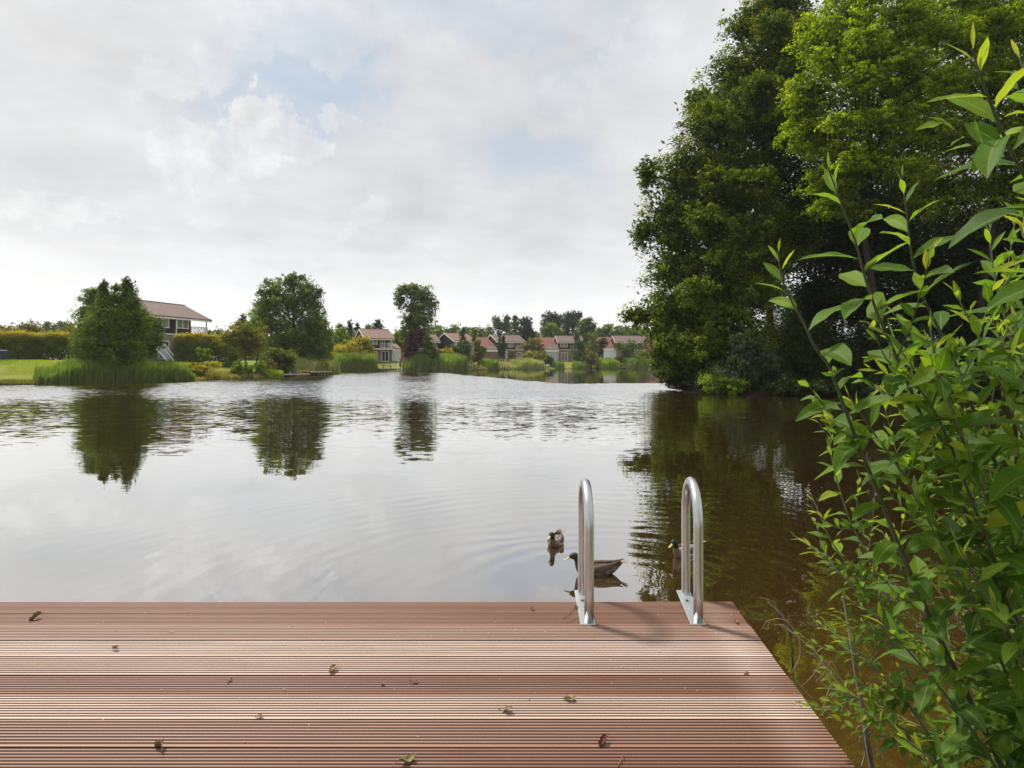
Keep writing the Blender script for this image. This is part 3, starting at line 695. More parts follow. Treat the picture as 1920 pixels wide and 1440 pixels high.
plant('oak_tree', 'tallest dark oak rising behind the leaning oak, its top cut by the picture edge', 'tree', 45,
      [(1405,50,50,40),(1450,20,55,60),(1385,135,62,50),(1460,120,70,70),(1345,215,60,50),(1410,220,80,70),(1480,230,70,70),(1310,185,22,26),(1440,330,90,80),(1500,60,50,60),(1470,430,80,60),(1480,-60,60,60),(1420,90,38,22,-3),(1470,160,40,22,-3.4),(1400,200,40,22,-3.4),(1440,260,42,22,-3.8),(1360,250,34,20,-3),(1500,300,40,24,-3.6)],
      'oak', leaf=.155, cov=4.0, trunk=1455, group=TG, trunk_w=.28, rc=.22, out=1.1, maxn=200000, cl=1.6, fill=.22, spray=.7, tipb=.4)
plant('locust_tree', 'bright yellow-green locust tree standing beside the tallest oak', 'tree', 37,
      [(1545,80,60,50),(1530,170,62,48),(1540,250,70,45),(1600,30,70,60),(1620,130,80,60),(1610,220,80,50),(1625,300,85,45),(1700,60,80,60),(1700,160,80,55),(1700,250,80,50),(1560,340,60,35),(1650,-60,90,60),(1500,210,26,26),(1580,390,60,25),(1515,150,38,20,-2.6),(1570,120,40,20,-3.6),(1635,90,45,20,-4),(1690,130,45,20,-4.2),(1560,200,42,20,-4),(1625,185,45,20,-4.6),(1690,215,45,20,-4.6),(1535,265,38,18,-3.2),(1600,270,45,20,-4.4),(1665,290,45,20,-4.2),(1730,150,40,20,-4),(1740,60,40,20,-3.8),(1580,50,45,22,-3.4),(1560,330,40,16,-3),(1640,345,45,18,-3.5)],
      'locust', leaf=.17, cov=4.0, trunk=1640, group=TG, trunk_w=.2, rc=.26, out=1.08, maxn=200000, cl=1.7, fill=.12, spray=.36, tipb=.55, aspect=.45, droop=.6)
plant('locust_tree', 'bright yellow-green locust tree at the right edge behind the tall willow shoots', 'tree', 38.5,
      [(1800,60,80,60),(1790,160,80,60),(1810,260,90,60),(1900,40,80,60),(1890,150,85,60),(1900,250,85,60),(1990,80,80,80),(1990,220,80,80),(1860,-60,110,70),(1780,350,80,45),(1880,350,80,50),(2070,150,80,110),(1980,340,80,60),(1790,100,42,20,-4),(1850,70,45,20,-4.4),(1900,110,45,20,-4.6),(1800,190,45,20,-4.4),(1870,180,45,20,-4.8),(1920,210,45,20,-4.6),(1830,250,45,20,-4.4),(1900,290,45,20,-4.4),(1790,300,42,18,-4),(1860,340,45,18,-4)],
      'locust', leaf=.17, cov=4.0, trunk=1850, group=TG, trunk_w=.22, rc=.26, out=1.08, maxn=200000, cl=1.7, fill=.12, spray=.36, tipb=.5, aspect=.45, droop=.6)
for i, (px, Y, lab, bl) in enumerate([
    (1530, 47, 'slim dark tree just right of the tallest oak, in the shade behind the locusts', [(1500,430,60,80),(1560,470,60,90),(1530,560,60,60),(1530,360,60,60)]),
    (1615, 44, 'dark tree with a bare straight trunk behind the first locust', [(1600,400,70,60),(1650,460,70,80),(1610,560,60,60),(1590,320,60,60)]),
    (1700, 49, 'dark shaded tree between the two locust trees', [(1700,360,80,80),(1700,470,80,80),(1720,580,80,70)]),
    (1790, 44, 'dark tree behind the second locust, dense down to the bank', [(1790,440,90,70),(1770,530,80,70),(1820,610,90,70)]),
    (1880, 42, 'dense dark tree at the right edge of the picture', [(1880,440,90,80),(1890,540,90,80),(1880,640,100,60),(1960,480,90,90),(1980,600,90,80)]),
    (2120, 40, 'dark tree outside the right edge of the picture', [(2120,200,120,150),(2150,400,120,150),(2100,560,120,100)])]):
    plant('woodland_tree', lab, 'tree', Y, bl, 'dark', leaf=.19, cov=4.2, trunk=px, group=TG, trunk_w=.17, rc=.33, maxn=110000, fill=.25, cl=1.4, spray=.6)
UG = 'bushes under the big trees on the right bank'
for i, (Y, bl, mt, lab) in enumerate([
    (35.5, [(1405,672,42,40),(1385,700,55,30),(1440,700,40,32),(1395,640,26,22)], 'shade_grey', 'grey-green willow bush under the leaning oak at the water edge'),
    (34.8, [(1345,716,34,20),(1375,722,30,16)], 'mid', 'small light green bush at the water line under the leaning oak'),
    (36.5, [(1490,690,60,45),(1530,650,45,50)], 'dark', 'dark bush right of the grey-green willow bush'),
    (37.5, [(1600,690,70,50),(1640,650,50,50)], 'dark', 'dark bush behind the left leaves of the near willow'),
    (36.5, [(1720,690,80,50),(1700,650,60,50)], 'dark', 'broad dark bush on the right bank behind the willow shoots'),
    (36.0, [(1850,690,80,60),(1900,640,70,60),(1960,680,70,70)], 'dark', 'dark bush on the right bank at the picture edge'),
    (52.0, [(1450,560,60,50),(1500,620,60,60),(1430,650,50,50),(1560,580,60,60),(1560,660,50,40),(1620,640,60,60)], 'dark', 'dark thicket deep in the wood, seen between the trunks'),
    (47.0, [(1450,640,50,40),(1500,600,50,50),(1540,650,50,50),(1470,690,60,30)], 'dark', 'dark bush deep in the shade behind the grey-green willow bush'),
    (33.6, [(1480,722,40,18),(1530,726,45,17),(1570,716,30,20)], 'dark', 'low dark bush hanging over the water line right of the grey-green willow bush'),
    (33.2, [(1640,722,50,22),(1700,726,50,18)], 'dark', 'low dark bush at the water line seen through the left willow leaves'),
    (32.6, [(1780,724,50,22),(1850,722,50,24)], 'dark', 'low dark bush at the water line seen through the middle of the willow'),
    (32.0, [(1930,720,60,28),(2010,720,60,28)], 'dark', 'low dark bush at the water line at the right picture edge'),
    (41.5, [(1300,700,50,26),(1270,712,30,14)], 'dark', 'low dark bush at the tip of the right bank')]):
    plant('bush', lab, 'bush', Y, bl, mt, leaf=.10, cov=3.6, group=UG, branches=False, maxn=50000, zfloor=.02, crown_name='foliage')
def bank_roots():
    rng = random.Random(5); mb = MB()
    for i in range(70):
        px = rng.uniform(1260, 1480); Y = 42 - (px - 1260) / 220 * 6.6 + rng.uniform(-.4, .4); p = P(px, CY, Y)
        a = Vector((p.x, p.y, .35)); b = a + Vector((rng.uniform(-.8, .8), rng.uniform(-1.4, -.2), rng.uniform(-.45, .3)))
        mb.tube([a, a.lerp(b, .5) + Vector((0, 0, .12)), b], [.022, .016, .006], 4)
    o = mb.build('bank_roots', pmat('bare_pale_twigs', (.20,.15,.115), .9)); tag(o, 'pale bare roots and twigs hanging into the water under the leaning oak', 'roots', kind='stuff')
bank_roots()
# ---------------------------------------------------------------- left bank, near to far
plant('swamp_cypress', 'feathery dark green conifer with two thin tops on the left bank', 'tree', 55,
      [(205,640,48,34),(215,600,46,32),(185,620,36,34),(240,610,34,34),(228,570,30,28),(200,575,24,24),(238,548,14,20),(238,534,10,16),(197,558,13,14),(195,540,9,17),(180,655,44,22),(235,655,40,24),(218,540,8,8)],
      'cypress', leaf=.15, cov=5.5, trunk=215, group='trees on the left bank', spray=1.1, out=1.05, droop=.9, aspect=.45, cl=1.5, rc=.24, maxn=110000)
plant('broadleaf_tree', 'dark broadleaf tree just behind the feathery conifer, showing on both sides of it', 'tree', 59.5,
      [(175,565,26,24),(163,592,26,24),(160,628,24,28),(165,650,30,22),(255,600,34,28),(277,612,24,24),(285,640,22,20),(262,640,34,26),(215,580,40,36),(268,662,20,12),(180,550,14,12)],
      'mid', leaf=.13, cov=3.6, trunk=228, group='trees on the left bank', spray=.5, out=1.08)
plant('yellow_conifer', 'small narrow yellow-orange conifer against the hedge left of the dark trees', 'shrub', 58.5, [(149,662,5,12),(148,652,3,6)], 'yellow', cov=4, branches=False, zfloor=.02)
blades('reed_bed', 'tall green reeds in the water below the two left trees', ([L(80,51.2), L(150,53.0), L(250,56), L(352,60.5)], .95), 'reed', 1.72, 15000, 21, lean=.2)
blades('reed_bed', 'low light green reeds at the lawn end of the tall reed bed', ([L(66,51.2), L(90,51.8), L(130,53)], .8), 'reed', 1.2, 2200, 22)
blades('lawn_edge_grass', 'short rough grass where the left lawn meets the water', ([L(-120,47.6), L(0,49.8), L(60,51), L(100,51.9)], .35), 'tan', .22, 5000, 23, cat='grass')
blades('lawn_grass', 'mown sunlit grass of the left lawn', ([L(-120,55), L(10,57), L(100,59), L(170,62)], 5.5), 'fresh', .09, 16000, 24, cat='grass', wd=.03)
blades('bank_grass', 'mixed green and straw coloured grass on the bank right of the tall reeds', ([L(345,61), L(400,65.5), L(440,69.5), L(500,74)], 1.3), 'tan', .60, 5200, 25, cat='grass', lean=.3)
blades('bank_grass', 'grey-green reeds and grass behind the end of the tall reed bed', ([L(270,60), L(330,63.5), L(380,67)], 1.2), 'pale', 1.1, 3600, 26, cat='grass', lean=.2)
blades('bank_grass', 'bright green iris leaves beside the small jetty', ([L(505,74.5), L(525,76.3)], .5), 'fresh', .95, 700, 27, cat='grass', lean=.25)
# hedges and shrubs of the left gardens
hedge('clipped_hedge', 'long beech hedge with yellow top behind the left lawn', 66, -90, 68.5, 150, 630, 1.3, 'hedge', 'clipped hedges on the left bank', seed=2)
hedge('clipped_hedge', 'beech hedge with yellow top in front of the dark timber house on the left', 76, 330, 80, 446, 634, 1.2, 'hedge', 'clipped hedges on the left bank', seed=3)
plant('copper_bush', 'brown-tinged bush rising behind the left hedge', 'bush', 74, [(20,622,40,16),(62,618,28,16),(-30,620,40,20),(50,640,50,20)], 'copper', cov=3.2, group='bushes of the left gardens')
plant('copper_bush', 'dark copper bush where the left hedge meets the dark trees', 'bush', 72, [(140,625,24,20),(120,640,26,16)], 'copper', cov=3.2, group='bushes of the left gardens')
plant('round_bush', 'small bright green ball-shaped bush in front of the second hedge', 'bush', 72.5, [(383,661,12,12)], 'fresh', cov=4, branches=False, crown_name='foliage')
plant('spreading_juniper', 'low spreading yellow-green juniper on the bank', 'shrub', 63.6, [(365,684,20,7),(392,681,20,5),(380,690,26,7),(357,690,14,6),(404,684,8,5)], 'yellow', cov=3.6, branches=False, spray=.4, ydepth=1.2, crown_name='foliage', zfloor=.02)
plant('golden_maple', 'small yellow-topped tree at the right end of the second hedge', 'tree', 75, [(462,622,38,16),(440,634,30,16),(480,640,22,20),(462,650,32,20),(455,612,20,10)], 'gold', cov=3.6, group='bushes of the left gardens', tipb=.6)
plant('young_birch', 'thin young birch behind the yellow-topped tree', 'tree', 84, [(452,604,10,14),(456,594,6,10),(444,610,8,9)], 'mid', cov=2.6)
plant('willow_sapling', 'light green sapling left of the large round tree', 'tree', 86, [(480,612,16,22),(485,640,16,20)], 'fresh', cov=2.6)
for Yb, bl, lab in ((69.2, [(448,690,14,17),(440,700,10,10)], 'fresh green bush on the bank, left one of three'), (70.3, [(467,694,11,12)], 'fresh green bush on the bank, lowest and middle one of three'), (72.0, [(486,690,14,17),(494,700,10,10)], 'fresh green bush on the bank, right one of three')):
    plant('bank_bush', lab, 'bush', Yb, bl, 'fresh', cov=3.6, branches=False, group='fresh green bushes on the bank', crown_name='foliage', zfloor=.02)
plant('pinkish_shrub', 'greyish pink flowering shrub left of the clipped block', 'bush', 76, [(507,688,14,14),(500,697,12,9)], 'tan', cov=3.2, branches=False, crown_name='foliage')
plant('clipped_shrub', 'clipped dark green block-shaped shrub with yellow top beside the jetty', 'bush', 80, [(525,667,26,14),(516,675,18,14),(536,678,17,18),(530,690,20,12),(512,660,14,9)], 'hedge', cov=4.5, branches=False, crown_name='foliage', tipb=.6)
plant('large_round_tree', 'large round broadleaf tree on the left bank by the jetty', 'tree', 90,
      [(548,530,20,17),(515,545,24,22),(575,545,24,22),(500,570,26,26),(545,570,40,34),(590,575,22,24),(510,610,38,34),(560,620,48,40),(595,620,24,30),(530,655,48,26),(580,660,38,26),(550,518,10,9),(566,520,8,8),(598,548,12,10),(490,595,16,18),(488,548,8,7),(606,650,16,30),(500,528,6,8)],
      'mid', leaf=.19, cov=3.4, trunk=552, group='trees on the left bank', rc=.27, out=1.1, maxn=90000, spray=.6)
plant('dark_tree', 'darker tree half hidden behind the right side of the large round tree', 'tree', 97, [(600,610,20,30),(612,640,14,30),(596,660,24,20)], 'oak', cov=3.2)
blades('bank_grass', 'tall pale green grass under the large round tree', ([L(560,84.5), L(590,91), L(618,97)], 1.6), 'pale', 2.1, 3600, 28, cat='grass', lean=.25)
blades('bank_grass', 'straw coloured tufts beside the small jetty', ([L(560,82), L(585,86)], .6), 'tan', .8, 900, 29, cat='grass', lean=.35)
GB = pmat('blue_grey_plastic', (.02,.035,.06), .5); PB = pmat('dull_purple_plastic', (.09,.065,.10), .6); TW = pmat('grey_teak', (.30,.26,.21), .8, noise=(5, .3))
def bin_(name, px, Y, w, h, mat, label, cat):
    p = P(px, CY, Y); z = G(p.x, p.y); r = empty(name, (p.x, p.y, z), label=label, cat=cat)
    mb = MB(); mb.tube([(0,0,.04),(0,0,h*.9)], [w*.42, w*.5], 14); mb.build('barrel', mat, r, smooth=False)
    mb = MB(); mb.tube([(0,0,h*.9),(0,0,h*.95),(0,0,h)], [w*.54, w*.54, w*.3], 14); mb.build('lid', mat, r)
    mb = MB(); mb.box(-w*.15, -w*.58, h*.6, w*.15, -w*.44, h*.68); mb.build('handle', mat, r)
bin_('garden_barrel', 4, 63, 1.0, .95, GB, 'dark blue barrel in front of the left hedge at the picture edge', 'barrel')
bin_('garden_barrel', 552, 79, .55, 1.25, PB, 'dull purple barrel at the right side of the clipped block-shaped shrub', 'barrel')

# small jetties
def jetty(px0, Y0, px1, Y1, zt, wd, label, posts=5):
    a = P(px0, CY, Y0); b = P(px1, CY, Y1); Lh = math.hypot(b.x - a.x, b.y - a.y); rz = math.atan2(b.y - a.y, b.x - a.x)
    r = empty('jetty', (a.x, a.y, 0), rz, label=label, cat='jetty', group='small jetties on the far banks')
    mb = MB(); k = int(Lh / .3)
    for i in range(k): mb.box(i * Lh / k + .01, 0, zt - .05, (i+1) * Lh / k - .01, wd, zt, (i * .37) % 1)
    mb.build('deck_boards', TW, r); mb = MB(); mb.box(0, -.05, zt - .16, Lh, -.005, zt - .02); mb.build('edge_board', TW, r)
    for i in range(posts):
        for y in (.15, wd - .15):
            q = MB(); x = .15 + i * (Lh - .3) / (posts - 1); q.tube([(x, y, -1.0), (x, y, zt - .055)], .08, 8); q.build('post', DARKWOOD, r)
    return r
jetty(528, 77.5, 581, 80, .36, 2.0, 'low grey wooden jetty beside the clipped block-shaped shrub', 4)
jetty(582, 82, 622, 86, .60, 2.2, 'dark wooden jetty on closely set posts, right of the low grey one', 7)

# middle distance around the pale balcony house
blades('reed_bed', 'green reeds in front of the yellow bush', ([L(626,114.5), L(660,116), L(706,117.5)], 1.3), 'reed', 2.75, 9000, 31, lean=.18)
blades('reed_bed', 'dense green reeds below the tall leaning tree', ([L(757,118), L(800,119.5), L(832,123), L(866,130)], 1.5), 'reed', 2.85, 12000, 32, lean=.18)
blades('reed_bed', 'narrow clump of dark reeds between the yellow tree and the terrace flowers', ([L(905,143), L(925,146)], 1.6), 'reed', 2.2, 1500, 33)
blades('reed_bed', 'pale reeds in front of the house with the twin cypress', ([L(962,152.5), L(985,157), L(1012,162)], 1.7), 'pale', 2.3, 4200, 34)
blades('reed_bed', 'reeds at the water edge left of the white conservatory lawn', ([L(1036,165), L(1052,167)], 1.3), 'reed', 1.4, 1200, 35)
blades('reed_bed', 'low green reeds below the garden lawn', ([L(1076,167.5), L(1104,169.5)], 1.3), 'reed', 1.5, 1800, 36)
blades('reed_bed', 'fresh green reeds in front of the white sloping shed', ([L(1122,169.5), L(1156,172)], 1.6), 'fresh', 2.3, 2600, 37)
blades('reed_bed', 'rounded clump of reeds near the right end of the far bank', ([L(1174,172), L(1208,174.5)], 1.8), 'reed', 2.7, 3600, 38)
blades('bank_grass', 'mixed grass and flowers in front of the terrace fence', ([L(868,131), L(885,136), L(905,142)], 1.2), 'tan', 1.0, 1500, 39, cat='grass', lean=.3)
blades('bank_grass', 'mixed low plants along the bank below the round topiary', ([L(922,146), L(945,150), L(965,153)], 1.2), 'pale', 1.1, 1700, 40, cat='grass', lean=.3)
plant('yellow_bush', 'large bright yellow bush left of the balcony house', 'bush', 121, [(665,655,34,18),(648,662,24,14),(690,655,12,22),(640,668,18,10),(672,642,22,12),(688,640,8,10)], 'yellow', cov=4, branches=False, crown_name='foliage', tipb=.5)
plant('leaning_tree', 'tall tree with a mushroom-like crown leaning right, beside the balcony house', 'tree', 121,
      [(765,545,24,14),(752,562,14,18),(790,555,24,20),(780,580,28,24),(808,570,13,20),(795,600,22,20),(775,612,20,20),(785,628,22,18),(765,600,12,14),(758,625,10,18),(768,640,16,16),(756,540,10,8),(775,538,14,8)],
      'mid', leaf=.24, cov=3.6, trunk=768, rc=.26, out=1.1, spray=.55, maxn=60000, trunk_w=.3)
plant('purple_tree', 'dark purple-leaved small tree under the tall leaning tree', 'tree', 118.8, [(775,640,18,20),(768,658,16,16),(785,630,12,14),(778,626,8,8)], 'purple', cov=4)
plant('green_shrub', 'dark green shrub right of the purple-leaved tree', 'bush', 119.5, [(803,652,14,18),(812,662,14,16),(796,668,16,14),(802,636,7,8)], 'mid', cov=4)
for i, (px, Y, bl, mt, nm, lab) in enumerate([
    (635, 128, [(635,640,22,24),(618,655,14,22),(650,650,18,20),(640,622,12,10)], 'fresh', 'garden_tree', 'light green trees between the large round tree and the yellow bush'),
    (655, 150, [(655,607,5,8),(655,616,8,9),(655,630,11,14)], 'conifer', 'spruce_tree', 'pointed dark spruce, left one of the pair behind the yellow bush'),
    (670, 156, [(670,610,4,6),(670,618,7,8),(670,632,10,14)], 'conifer', 'spruce_tree', 'pointed dark spruce, right one of the pair behind the yellow bush'),
    (640, 140, [(637,612,8,8),(640,630,14,14)], 'mid', 'garden_tree', 'feathery tree left of the pair of spruces'),
    (692, 145, [(692,616,10,10),(686,626,14,12),(698,632,14,12)], 'mid', 'garden_tree', 'green tree behind the left side of the balcony house roof'),
    (709, 142, [(709,604,6,7),(710,613,13,9),(712,624,18,10),(718,632,16,10)], 'conifer', 'pine_tree', 'dark pine rising behind the roof of the balcony house'),
    (748, 140, [(748,630,14,14),(742,640,12,16),(757,645,14,18)], 'fresh', 'garden_tree', 'yellow-green tree between the balcony house and the leaning tree'),
    (868, 138, [(868,618,3.5,8),(868,630,6,10),(867,645,9,12)], 'conifer', 'slim_conifer', 'slim dark conifer in front of the gabled house'),
    (873, 133, [(873,655,14,17),(872,668,12,14),(873,644,10,8)], 'grey', 'weeping_willow', 'rounded grey-green willow below the slim conifer'),
    (896, 138, [(894,650,9,18),(900,662,12,14),(892,672,12,12),(888,636,5,10),(908,655,6,8)], 'gold', 'yellow_tree', 'loose yellow-leaved tree right of the grey-green willow'),
    (888, 165, [(888,628,7,14),(892,620,5,8)], 'gold', 'yellow_tree', 'pale yellow tree behind, between the gabled house and the red roof'),
    (853, 134, [(852,655,10,8),(862,660,8,10)], 'hedge', 'garden_bush', 'dark bush under the gable of the gabled house'),
    (838, 131, [(838,656,12,5)], 'yellow', 'garden_tree', 'flat-topped yellow umbrella tree in front of the gabled house'),
    (852, 133, [(855,668,14,6),(845,670,12,5)], 'fresh', 'garden_bush', 'rounded light green bush behind the dense reeds'),
    (960, 156, [(959,665,8,8),(959,672,6,5)], 'mid', 'topiary_tree', 'round-headed little tree on a stem in front of the house with the X balcony'),
    (1005, 172, [(1003,642,16,9),(990,650,14,10),(1012,655,12,10)], 'copper', 'garden_bush', 'brownish green bush left of the large red roof'),
    (1012, 168, [(1010,668,24,11),(995,666,14,10),(1026,673,11,10)], 'gold', 'hedge_bush', 'big golden rounded hedge sloping down to the water'),
    (1034, 166, [(1032,675,7,7)], 'dark', 'garden_bush', 'dark round bush at the foot of the golden hedge'),
    (1082, 172, [(1082,630,7,12),(1085,645,12,14),(1082,662,14,14),(1090,655,9,12)], 'grey', 'birch_tree', 'airy birch in front of the right house with the white conservatory'),
    (1112, 175, [(1112,632,9,10),(1112,648,13,14),(1105,655,12,16)], 'fresh', 'garden_tree', 'bright green upright tree left of the white shed'),
    (1100, 178, [(1098,650,8,14),(1096,665,10,10)], 'dark', 'garden_tree', 'dark bush between the birch and the upright tree'),
    (1130, 177, [(1130,642,12,10),(1124,658,11,12)], 'dark', 'garden_tree', 'dark tree just left of the white sloping shed'),
    (1108, 169.5, [(1108,666,14,11),(1114,672,12,9)], 'gold', 'topiary_bush', 'round yellow-green bush on the garden lawn'),
    (1109, 168, [(1108,679,10,7)], 'dark', 'garden_bush', 'dark round bush at the water edge below the yellow-green one'),
    (1165, 175, [(1163,650,10,10),(1172,660,13,14),(1185,648,14,12),(1160,675,9,10),(1180,668,18,12)], 'mid', 'garden_tree', 'dark green shrubs right of the white sloping shed'),
    (1205, 178, [(1205,664,12,9)], 'purple', 'garden_bush', 'dark purple bush near the right end of the far bank'),
    (940, 158, [(937,650,4.5,22),(936.5,630,3,8)], 'conifer', 'columnar_cypress', 'dark columnar cypress, left one of the twin pair'),
    (946, 158.5, [(944,652,4,20),(943.5,634,3,8)], 'conifer', 'columnar_cypress', 'dark columnar cypress, right one of the twin pair')]):
    plant(nm, lab, 'tree' if 'bush' not in nm else 'bush', Y, bl, mt, cov=4.2 if 'cypress' in nm else 3.4, trunk=px, group='garden trees and bushes on the far bank', rc=.32, branches='bush' not in nm, spray=.7)
# far wood
FG = 'far trees behind the houses'
for i, (px, Y, bl, mt, lab) in enumerate([
    (985, 205, [(985,605,14,13),(983,622,19,17),(995,628,12,16),(976,632,10,14)], 'dark', 'dark round tree behind the house with the X balcony'),
    (1033, 215, [(1033,614,15,11),(1022,622,14,10),(1045,622,14,10)], 'fresh', 'light green domed tree behind the large red roof'),
    (1040, 250, [(1032,595,14,12),(1048,602,14,14),(1038,615,14,14),(1022,608,10,10)], 'dark', 'tall dark tree behind the light green dome, left of two'),
    (1076, 250, [(1072,592,14,11),(1066,605,12,16),(1080,606,14,18),(1062,622,14,16),(1085,590,7,8)], 'dark', 'tall dark tree with a gap to its left, right of two'),
    (1102, 205, [(1098,605,14,12),(1108,616,13,16),(1094,622,14,18),(1105,635,13,14)], 'cypress', 'grey-green rounded tree left of the far right wood'),
    (930, 240, [(930,604,8,12),(938,612,10,14)], 'grey', 'pale poplar, left one of three behind the red roofs'),
    (950, 240, [(950,598,8,10),(950,612,11,16)], 'grey', 'pale poplar, middle and tallest of three behind the red roofs'),
    (967, 245, [(966,597,6,10),(966,614,9,16)], 'grey', 'pale poplar, right one of three behind the red roofs')]):
    bl = bl + [(px - 6, 636, 12, 12), (px + 7, 640, 12, 12)]
    plant('far_tree', lab, 'tree', Y, bl, mt, cov=4.2, trunk=px, group=FG, rc=.3, spray=.7)
def far_row(px0, px1, Y, ytop, n, mat, lab, seed):
    rr = random.Random(seed); step = (px1 - px0) / n
    for i in range(n):
        px = px0 + (i + .5) * step; yt = ytop + rr.uniform(-3, 4); r = step * .75
        nth = ['first', 'second', 'third', 'fourth', 'fifth', 'sixth', 'seventh', 'eighth', 'ninth', 'tenth', 'eleventh', 'twelfth'][i]
        plant('far_tree', lab % nth, 'tree', Y + rr.uniform(-10, 10), [(px, yt + r*.8, r, r*.8), (px - r*.4, yt + r*1.5, r*.9, r*.8), (px + r*.4, yt + r*1.9, r, r*.9), (px, yt + r * 2.6, r * 1.1, r), (px - r*.5, yt + r*3.4, r, r)],
              mat if rr.random() < .6 else 'mid', cov=2.8, group=FG, rc=.3, spray=.7)
far_row(800, 925, 235, 609, 8, 'fresh', '%s tree from the left in the far row between the leaning tree and the poplars', 1)
far_row(1118, 1215, 235, 607, 6, 'fresh', '%s tree from the left in the far row beside the leaning oak', 2)
far_row(78, 138, 190, 603, 4, 'mid', '%s tree from the left in the far row behind the left hedge', 3)
far_row(385, 432, 195, 617, 3, 'mid', '%s tree from the left in the far row right of the timber house', 4)
far_row(600, 760, 255, 624, 8, 'mid', '%s tree from the left in the far row behind the balcony house', 5)
far_row(925, 1125, 275, 618, 9, 'dark', '%s tree from the left in the farthest row behind the red roofs', 6)
far_row(1215, 1560, 240, 612, 10, 'mid', '%s tree from the left in the far row hidden behind the leaning oak', 7)
far_row(-160, 78, 200, 612, 8, 'mid', '%s tree from the left in the far row at the left picture edge', 8)
far_row(432, 600, 230, 622, 7, 'mid', '%s tree from the left in the far row behind the large round tree', 9)
# ---------------------------------------------------------------- houses
def tile_mat(name, c1, c2):
    m, T, out = new_mat(name); p = T.add('ShaderNodeTexCoord').outputs['Object']; x, y, z = T.xyz(p)
    n = T.noise(p, 1.2, 5, .7); n2 = T.noise(p, 9.0, 3, .7); c = T.mixc(T.mr(n, .3, .7), c1, c2); c = T.mixc(T.mr(n2, .45, .7, 0, .5), c, tuple(v*.6 for v in c1))
    w1 = T.m('FRACT', T.m('MULTIPLY', x, 3.3)); w2 = T.m('FRACT', T.m('MULTIPLY', z, 6.5))
    h = T.m('ADD', T.m('MULTIPLY', T.m('PINGPONG', w1, .5), .05), T.m('MULTIPLY', w2, -.04))
    bn = T.add('ShaderNodeBump'); bn.inputs['Strength'].default_value = .8; bn.inputs['Distance'].default_value = 1.0; T.l.new(h, bn.inputs['Height'])
    b = T.add('ShaderNodeBsdfPrincipled'); T.l.new(c, b.inputs['Base Color']); b.inputs['Roughness'].default_value = .75; T.l.new(bn.outputs[0], b.inputs['Normal'])
    T.l.new(b.outputs[0], out.inputs[0]); return m
def lap_mat(name, c1):
    m, T, out = new_mat(name); p = T.add('ShaderNodeTexCoord').outputs['Object']; x, y, z = T.xyz(p)
    f = T.m('FRACT', T.m('MULTIPLY', z, 6.0)); n = T.noise(T.comb(T.m('MULTIPLY', x, .5), y, T.m('MULTIPLY', z, 6.0)), 1.5, 4, .6)
    c = T.mixc(n, tuple(v*.7 for v in c1), tuple(v*1.35 for v in c1)); c = T.mixc(T.mr(f, .0, .12, .7, 0), c, (.004,.003,.003))
    b = T.add('ShaderNodeBsdfPrincipled'); T.l.new(c, b.inputs['Base Color']); b.inputs['Roughness'].default_value = .7; b.inputs['Specular IOR Level'].default_value = .3
    bn = T.add('ShaderNodeBump'); bn.inputs['Strength'].default_value = .7; bn.inputs['Distance'].default_value = .03; T.l.new(f, bn.inputs['Height']); T.l.new(bn.outputs[0], b.inputs['Normal'])
    T.l.new(b.outputs[0], out.inputs[0]); return m
def brick_mat(name, c1, c2, mortar):
    m, T, out = new_mat(name); p = T.add('ShaderNodeTexCoord').outputs['Object']; x, y, z = T.xyz(p)
    br = T.add('ShaderNodeTexBrick'); T.l.new(T.comb(T.m('ADD', x, y), z, 0.0), br.inputs['Vector']); br.inputs['Scale'].default_value = 1.0
    br.inputs['Brick Width'].default_value = .22; br.inputs['Row Height'].default_value = .065; br.inputs['Mortar Size'].default_value = .008
    br.inputs['Color1'].default_value = c4(c1); br.inputs['Color2'].default_value = c4(c2); br.inputs['Mortar'].default_value = c4(mortar)
    c = T.mixc(T.noise(p, .8, 4, .6), br.outputs['Color'], tuple(v*.75 for v in c1)); b = T.add('ShaderNodeBsdfPrincipled'); T.l.new(c, b.inputs['Base Color']); b.inputs['Roughness'].default_value = .9
    T.l.new(b.outputs[0], out.inputs[0]); return m
TILE = tile_mat('terracotta_roof_tiles', (.15,.078,.058), (.22,.118,.090)); TILE2 = tile_mat('red_roof_tiles', (.14,.037,.028), (.20,.058,.042)); TILE3 = tile_mat('brown_roof_tiles', (.100,.066,.054), (.150,.096,.078))
CLAD = lap_mat('dark_brown_cladding', (.055,.022,.020)); CLADB = lap_mat('blue_black_cladding', (.018,.017,.024)); CLADG = lap_mat('dark_grey_cladding', (.040,.032,.030))
BRICK = brick_mat('taupe_brick', (.27,.20,.165), (.21,.155,.13), (.30,.26,.23)); BRICKR = brick_mat('brown_brick', (.22,.12,.09), (.16,.085,.065), (.24,.2,.17))
GLASS = pmat('window_glass', (.035,.045,.045), .06, spec=.9); CURT = pmat('curtained_glass', (.19,.20,.18), .12, spec=.8, noise=(3, .35)); PALEG = pmat('pale_conservatory_glass', (.36,.42,.45), .12, spec=.8)

